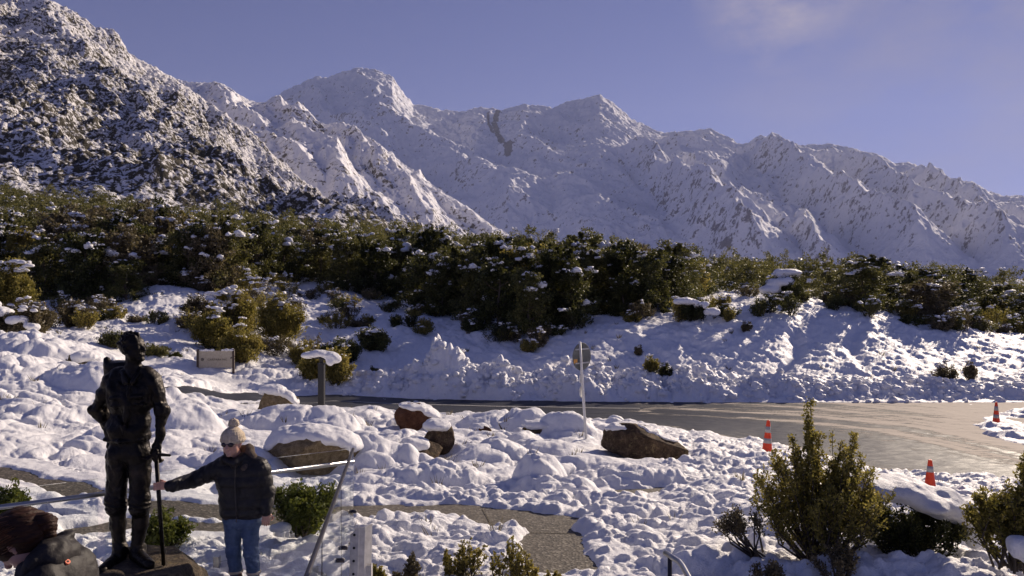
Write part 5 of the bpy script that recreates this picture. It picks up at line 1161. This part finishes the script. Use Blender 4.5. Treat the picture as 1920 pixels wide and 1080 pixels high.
def quilt(x, y, z):
    zz = z*1.0; bandv = np.abs(np.sin((zz)*math.pi/.105))**.5; arm = sstep(-.20, -.26, x); ba = np.abs(np.sin(x*math.pi/.07))**.5
    return -.012*((1-arm)*bandv+arm*ba)-.005*vn3(x*22, y*18, z*22, 5)-.003*vn3(x*50, y*50, z*50, 6)+.006*np.exp(-(x/.006)**2)*(y < 0)
jz = T(0, 976)[2]; V_, F_ = sdf_mesh(J+[('b', T(455, 996, 0), (.3, .3, .075), (0, 0, 0), .004, -.004)], .0095, quilt)
jk = mk('jacket', V_, F_, M_JKT, pe, True)
b = MB(); b.tube([T(450, 868, -.128), T(449, 900, -.122), T(451, 940, -.126), T(452, 972, -.122)], .005, 6); b.build('zip', M_STEELD, jk)
V_, F_ = sdf_mesh([('c', T(462, 846, .06), T(470, 862, .04), .052, .050, .03), ('c', T(470, 862, .04), T(462, 876, -.05), .045, .036, .03), ('c', T(424, 852, .04), T(420, 868, .0), .036, .032, .02), ('c', T(424, 850, .07), T(460, 846, .08), .045, .05, .03), ('e', T(441, 838, -.02), (.098, .10, .12), None, -.01)], .009, lambda x, y, z: -.007*vn3(x*30, y*30, z*30, 7))
mk('hood', V_, F_, M_FUR, pe, True)
Jn = []; c = lambda a, b, ra, rb, k=.03: Jn.append(('c', A(*a), A(*b), ra, rb, k))
c(T(440, 972, .03), T(468, 972, .03), .112, .112, .04)
for (h_, k_, a_) in (LA, LB): c(h_, k_, .086, .062); c(k_, k_+(a_-k_)*.68, .064, .060)
ck = LA[2][2]+.165
V_, F_ = sdf_mesh(Jn, .0095, lambda x, y, z: -.012*np.abs(vn3(x*18, y*16, z*30+x*14, 9))-.004*vn3(x*45, y*40, z*45, 3)); mk('jeans', V_, F_, M_JEAN, pe, True)
for (h_, k_, a_) in (LA, LB):
    kk = k_+(a_-k_)*.72; V_, F_ = sdf_mesh([('c', kk, a_, .056, .050, .02), ('c', a_+A(0, .01, -.03), a_+A(0, -.13, -.045), .052, .044, .02), ('b', a_+A(0, -.06, -.085), (.046, .125, .012), (0, 0, 0), .01, .01)], .009, lambda x, y, z: -.004*vn3(x*30, y*30, z*30, 3)); mk('boot', V_, F_, M_BOOT, pe, True)
    t_ = MB(); t_.tube([kk+A(math.cos(t)*.061, math.sin(t)*.061, 0) for t in np.linspace(0, 6.283, 19)], .012, 6, False); t_.build('boot_cuff', M_KNIT, pe, True)
def knit(x, y, z): return -.004*np.abs(np.sin(z*150))-.004*np.abs(np.sin(np.arctan2(y, x+.09)*13))
V_, F_ = sdf_mesh([('c', g(0, -.018, .050), g(0, .0, .060), .104, .102, .02), ('c', g(0, -.03, .10), g(0, -.03, .135), .072, .030, .05), ('b', g(0, .0, -.075), (.2, .2, .092), (0, 0, 0), .01, -.003)], .007, knit)
hat = mk('bobble_hat', V_, F_, M_KNIT, pe, True)
mk('hat_brim', *sdf_mesh([('c', g(.105*math.cos(t), -.015+.105*math.sin(t), .045+.006*math.sin(t)), g(.105*math.cos(t+.33), -.015+.105*math.sin(t+.33), .045), .017, .017, .006) for t in np.linspace(0, 6.283, 20)], .006, lambda x, y, z: -.003*np.abs(np.sin(np.arctan2(y, x+.09)*20))), M_KNIT, hat, True)
mk('pompom', *sdf_mesh([('e', g(.0, -.035, .205), (.050, .050, .046), None, .01)], .006, lambda x, y, z: .010*vn3(x*70, y*70, z*70, 3)), M_KNIT, hat, True)
V_, F_ = sdf_mesh([('e', g(-.034, .099, .016), (.030, .012, .023), None, .002), ('e', g(.034, .099, .016), (.030, .012, .023), None, .002), ('c', g(-.01, .106, .022), g(.01, .106, .022), .004, .004, .002), ('c', g(-.060, .095, .020), g(-.092, .0, .018), .005, .004, .002), ('c', g(.060, .095, .020), g(.092, .0, .018), .005, .004, .002)], .0045)
mk('sunglasses', V_, F_, M_LENS, pe, True)
# ---- bending person at the left corner ----------------------------------------------
M_HAIR = mat('auburn_hair', (.10, .038, .02), .6, spec=.2); q = N(M_HAIR); q.l(q.ramp(q.noise(30, 5, .7, stretch=(.45, 1, 4)), [(.3, (.012, .005, .003)), (.58, (.040, .015, .007)), (.8, (.08, .03, .013))]), q.b.inputs['Base Color']); q.bump(q.noise(70, 3, .6, stretch=(.3, 1, 2.5)), .6, .006)
M_STRAND = mat('auburn_strands', (.08, .03, .015), .5, spec=.35); q = N(M_STRAND); gg_ = q.n('ShaderNodeNewGeometry'); q.l(q.ramp(gg_.outputs['Random Per Island'], [(0, (.014, .006, .003)), (.45, (.055, .020, .010)), (.8, (.12, .045, .02)), (1, (.24, .11, .05))]), q.b.inputs['Base Color'])
M_JK2 = cloth('dark_softshell', (.014, .012, .012), (.034, .029, .027), .6, 10); M_FAR_ = M_FUR; M_LOGO = mat('orange_badge', (.80, .17, .07), .5); M_TRS = cloth('black_trousers', (.015, .015, .018), (.03, .03, .035))
YB = 3.4; kq = YB/F; qx, _, qz = P(90, 1080, YB); gzb = float(G(np.array([qx]), np.array([YB]))[0])+.1
be = empty('person', (qx, YB, gzb), 0, 'person with auburn ponytail and dark hooded jacket bowing the head in the bottom left corner', 'person')
def Q(u, v, d=0): return A((u-90)*kq, d, P(0, v, YB)[2]-gzb)
f = A(-.62, -.10, -.72); upv = A(-.55, -.0, .62)
hp, g = head_prims(Q(43, 1018, 0), .98, f, upv)
B = list(hp); c = lambda a, b, ra, rb, k=.03: B.append(('c', A(*a), A(*b), ra, rb, k))
nb = Q(84, 1056, .02); c(Q(58, 1030, .0), nb, .055, .062)
hipL, hipR = A(.02, -.09, .90), A(.02, .11, .90)
ch = Q(104, 1112, .02); c(nb, ch, .055, .075, .05); c(ch, A(.03, .01, 1.25), .08, .08, .06); c(A(.03, .01, 1.25), A(.02, .01, .95), .08, .09, .05)
for s, hp_ in ((-1, hipL), (1, hipR)): c(hp_, A(-.05, .10*s, .50), .085, .058); c(A(-.05, .10*s, .50), A(-.02, .10*s, .09), .055, .038); c(A(-.02, .10*s, .06), A(-.18, .10*s, .04), .036, .03)
arms = []
for s in (-1, 1):
    shd = ch+A(-.03, .17*s, .03); elb = shd+A(-.04, .05*s, -.30); wri = elb+A(-.18, -.08*s, -.14); arms.append((shd, elb, wri)); c(shd, elb, .045, .038); c(elb, wri, .038, .026)
V1, F1 = sdf_mesh(B, .0085)
hs_ = [sdf_mesh(hand_prims(w2_, (-1, -.4*s, -.2), (0, 0, 1), .95, .5, s), .005) for s, (_, _, w2_) in zip((-1, 1), arms)]
mk('body', *merge([(V1, F1)]+hs_), M_SKIN, be, True)
Hh = [('c', g(0, -.03, .045), g(0, .018, .055), .105, .098, .02), ('c', g(-.02, -.06, .0), g(.02, -.06, .0), .075, .075, .03), ('e', g(.0, .12, -.03), (.085, .085, .085), None, -.02), ('e', g(-.105, .02, -.01), (.035, .035, .04), None, -.01), ('e', g(.105, .02, -.01), (.035, .035, .04), None, -.01)]
def strands(x, y, z): return -.006*np.abs(np.sin((z*.9-x*.40)*75+y*25+4*vn3(x*6, y*6, z*6, 2)))-.004*np.abs(np.sin((z*.9-x*.40)*210+y*70+5*vn3(x*7, y*7, z*7, 4)))
hair_o = mk('hair', *sdf_mesh(Hh, .006, strands), M_HAIR, be, True)
rh = np.random.default_rng(17); tie = Q(62, 985, 0); cH = g(0, -.015, .045); up_ = (g(0, 0, 1)-g(0, 0, 0)); up_ /= np.linalg.norm(up_); fw_ = g(0, 1, 0)-g(0, 0, 0); fw_ /= np.linalg.norm(fw_); rt_ = np.cross(fw_, up_)
td = tie-cH; tl_ = np.linalg.norm(td); td = td/tl_; sb = MB()
for i in range(520):
    a = rh.uniform(-2.3, 2.3); d0 = rt_*math.sin(a)*1.0+(up_*math.cos(a*.7)*.75+fw_*.75*math.cos(a*.5)); d0 = d0+rh.normal(size=3)*.10; d0 /= np.linalg.norm(d0); om = math.acos(np.clip(d0@td, -1, 1))
    if om < .25: continue
    pts = []; lift_ = rh.uniform(.0, .006)+(.012*rh.random() if rh.random() < .12 else 0)
    for t in np.linspace(0, 1, 9):
        dd_ = (math.sin((1-t)*om)*d0+math.sin(t*om)*td)/math.sin(om); rad_ = (.1135+lift_*math.sin(t*3.1))*(1-t**3)+tl_*t**3; pts.append(cH+dd_*rad_+rh.normal(size=3)*.0008)
    sb.tube(pts, np.array([.0012, .0019, .0021, .0021, .0021, .0021, .002, .0019, .0016]), 4, False)
pt_ = [Q(62, 985), Q(73, 977), Q(85, 982), Q(91, 999), Q(88, 1018)]; wd_ = [.012, .030, .036, .028, .014]
for i in range(300):
    o_1 = rh.normal(size=3); o_1 /= np.linalg.norm(o_1); k_1 = rh.uniform(.75, 1.12); n_1 = len(pt_)-(rh.random() < .3)
    sb.tube([pt_[j]+o_1*wd_[j]*k_1+rh.normal(size=3)*.001 for j in range(n_1)], .0019, 4, False)
sb.build('strands', M_STRAND, hair_o)
mk('ponytail', *sdf_mesh([('c', Q(60, 985, .0), Q(72, 978, .0), .022, .024, .01), ('c', Q(72, 978, .0), Q(86, 982, .0), .030, .036, .02), ('c', Q(86, 982, .0), Q(91, 1000, .0), .036, .022, .02), ('c', Q(91, 1000, .0), Q(86, 1018, .0), .022, .008, .02)], .005, strands), M_HAIR, be, True)
tb = MB(); tb.tube([Q(62, 985, 0)+A(.004*math.sin(t), .024*math.cos(t), .024*math.sin(t)) for t in np.linspace(0, 6.283, 15)], .008, 6, False); tb.build('hair_tie', M_BLACK, be, True)
J = []; c = lambda a, b, ra, rb, k=.05: J.append(('c', A(*a), A(*b), ra, rb, k))
c(Q(106, 1068, -.10), Q(106, 1068, .13), .066, .066, .05); c(Q(106, 1104, -.11), Q(106, 1104, .14), .098, .098, .06); c(A(.03, -.07, 1.25), A(.03, .09, 1.25), .125, .125, .06); c(A(.02, -.06, .95), A(.02, .08, .95), .13, .13, .05); c(nb, Q(100, 1078, .01), .07, .08, .05)
for (a1, b1, c1_) in arms: c(a1, b1, .082, .064); c(b1, c1_+A(.02, 0, 0), .062, .045, .02)
jb = mk('jacket', *sdf_mesh(J, .0095, lambda x, y, z: -.014*np.abs(vn3(x*16+z*6, y*8, z*12, 5))-.003*vn3(x*50, y*50, z*50, 6)), M_JK2, be, True)
ring_c = Q(86, 1042, .01); r1_ = A(.55, 0, .55)*.105; r2_ = A(0, 1, 0)*.115
mk('hood', *sdf_mesh([('c', ring_c+r1_*math.cos(t)+r2_*math.sin(t), ring_c+r1_*math.cos(t+.35)+r2_*math.sin(t+.35), .020, .020, .012) for t in np.arange(-1.9, 1.9, .35)]+[('c', Q(76, 1062, -.09), Q(96, 1024, -.05), .040, .028, .03), ('c', Q(96, 1024, -.05), Q(98, 1026, .08), .030, .030, .02), ('c', Q(98, 1026, .08), Q(76, 1062, .11), .030, .040, .03), ('c', Q(100, 1030, -.05), Q(114, 1048, -.04), .030, .034, .03), ('c', Q(100, 1030, .08), Q(114, 1048, .07), .030, .034, .03), ('c', Q(119, 1038, -.03), Q(119, 1044, .06), .028, .030, .03), ('c', Q(98, 1048, -.05), Q(100, 1052, .06), .046, .046, .04), ('c', Q(94, 1012, -.03), Q(114, 1018, -.02), .014, .020, .02), ('e', Q(58, 1030, 0), (.100, .10, .10), None, -.02)], .0085, lambda x, y, z: -.020*np.abs(vn3(x*13, y*9, z*17, 7))-.006*np.abs(vn3(x*34, y*24, z*34, 8))), M_JK2, be, True)
from mathutils.bvhtree import BVHTree
bt = BVHTree.FromPolygons([v_.co.copy() for v_ in jb.data.vertices], [p_.vertices[:] for p_ in jb.data.polygons])
o_ = Vector((0, 0, CZ))-be.location; dr_ = (Vector(P(126, 1054, 3.4))-Vector((0, 0, CZ))).normalized(); hit, nrm, _, _ = bt.ray_cast(o_, dr_)
if hit is not None:
    nrm = nrm if nrm.dot(dr_) < 0 else -nrm
    bd = MB(); bd.tube([np.array(hit-nrm*.006), np.array(hit+nrm*.006)], [.013, .012], 16); bd.build('badge', M_LOGO, jb, False)
    bd = MB(); bd.tube([np.array(hit+nrm*.005), np.array(hit+nrm*.0075)], [.005, .005], 10); bd.build('badge_centre', M_BLACK, jb, False)
Tr = []
for s, hp_ in ((-1, hipL), (1, hipR)): Tr += [('c', hp_, A(-.05, .10*s, .50), .115, .080, .04), ('c', A(-.05, .10*s, .50), A(-.02, .10*s, .13), .080, .066, .03)]
mk('trousers', *sdf_mesh(Tr, .012, lambda x, y, z: -.006*vn3(x*16, y*16, z*20, 9)), M_TRS, be, True)
for s in (-1, 1): mk('boot', *sdf_mesh([('c', A(-.02, .10*s, .12), A(-.02, .10*s, .05), .052, .05, .02), ('c', A(-.03, .10*s, .05), A(-.18, .10*s, .04), .05, .044, .02)], .011), M_BOOT, be, True)

# ------------------------------------------------------------------ air
bm = bmesh.new(); bmesh.ops.create_cube(bm, size=1); me = bpy.data.meshes.new('haze'); 
for v_ in bm.verts: v_.co = Vector((v_.co.x*34000+3000, v_.co.y*16000+6500, v_.co.z*3600+1700))
bm.to_mesh(me); bm.free(); hz = bpy.data.objects.new('haze', me); C.objects.link(hz); tag(hz, kind='stuff')
mh = bpy.data.materials.new('haze'); mh.use_nodes = True; nt_h = mh.node_tree; nt_h.nodes.clear(); oh = nt_h.nodes.new('ShaderNodeOutputMaterial'); vh = nt_h.nodes.new('ShaderNodeVolumePrincipled')
vh.inputs['Color'].default_value = (.68, .74, .96, 1); vh.inputs['Density'].default_value = 2.2e-5; vh.inputs['Anisotropy'].default_value = .2; nt_h.links.new(vh.outputs[0], oh.inputs['Volume']); me.materials.append(mh)
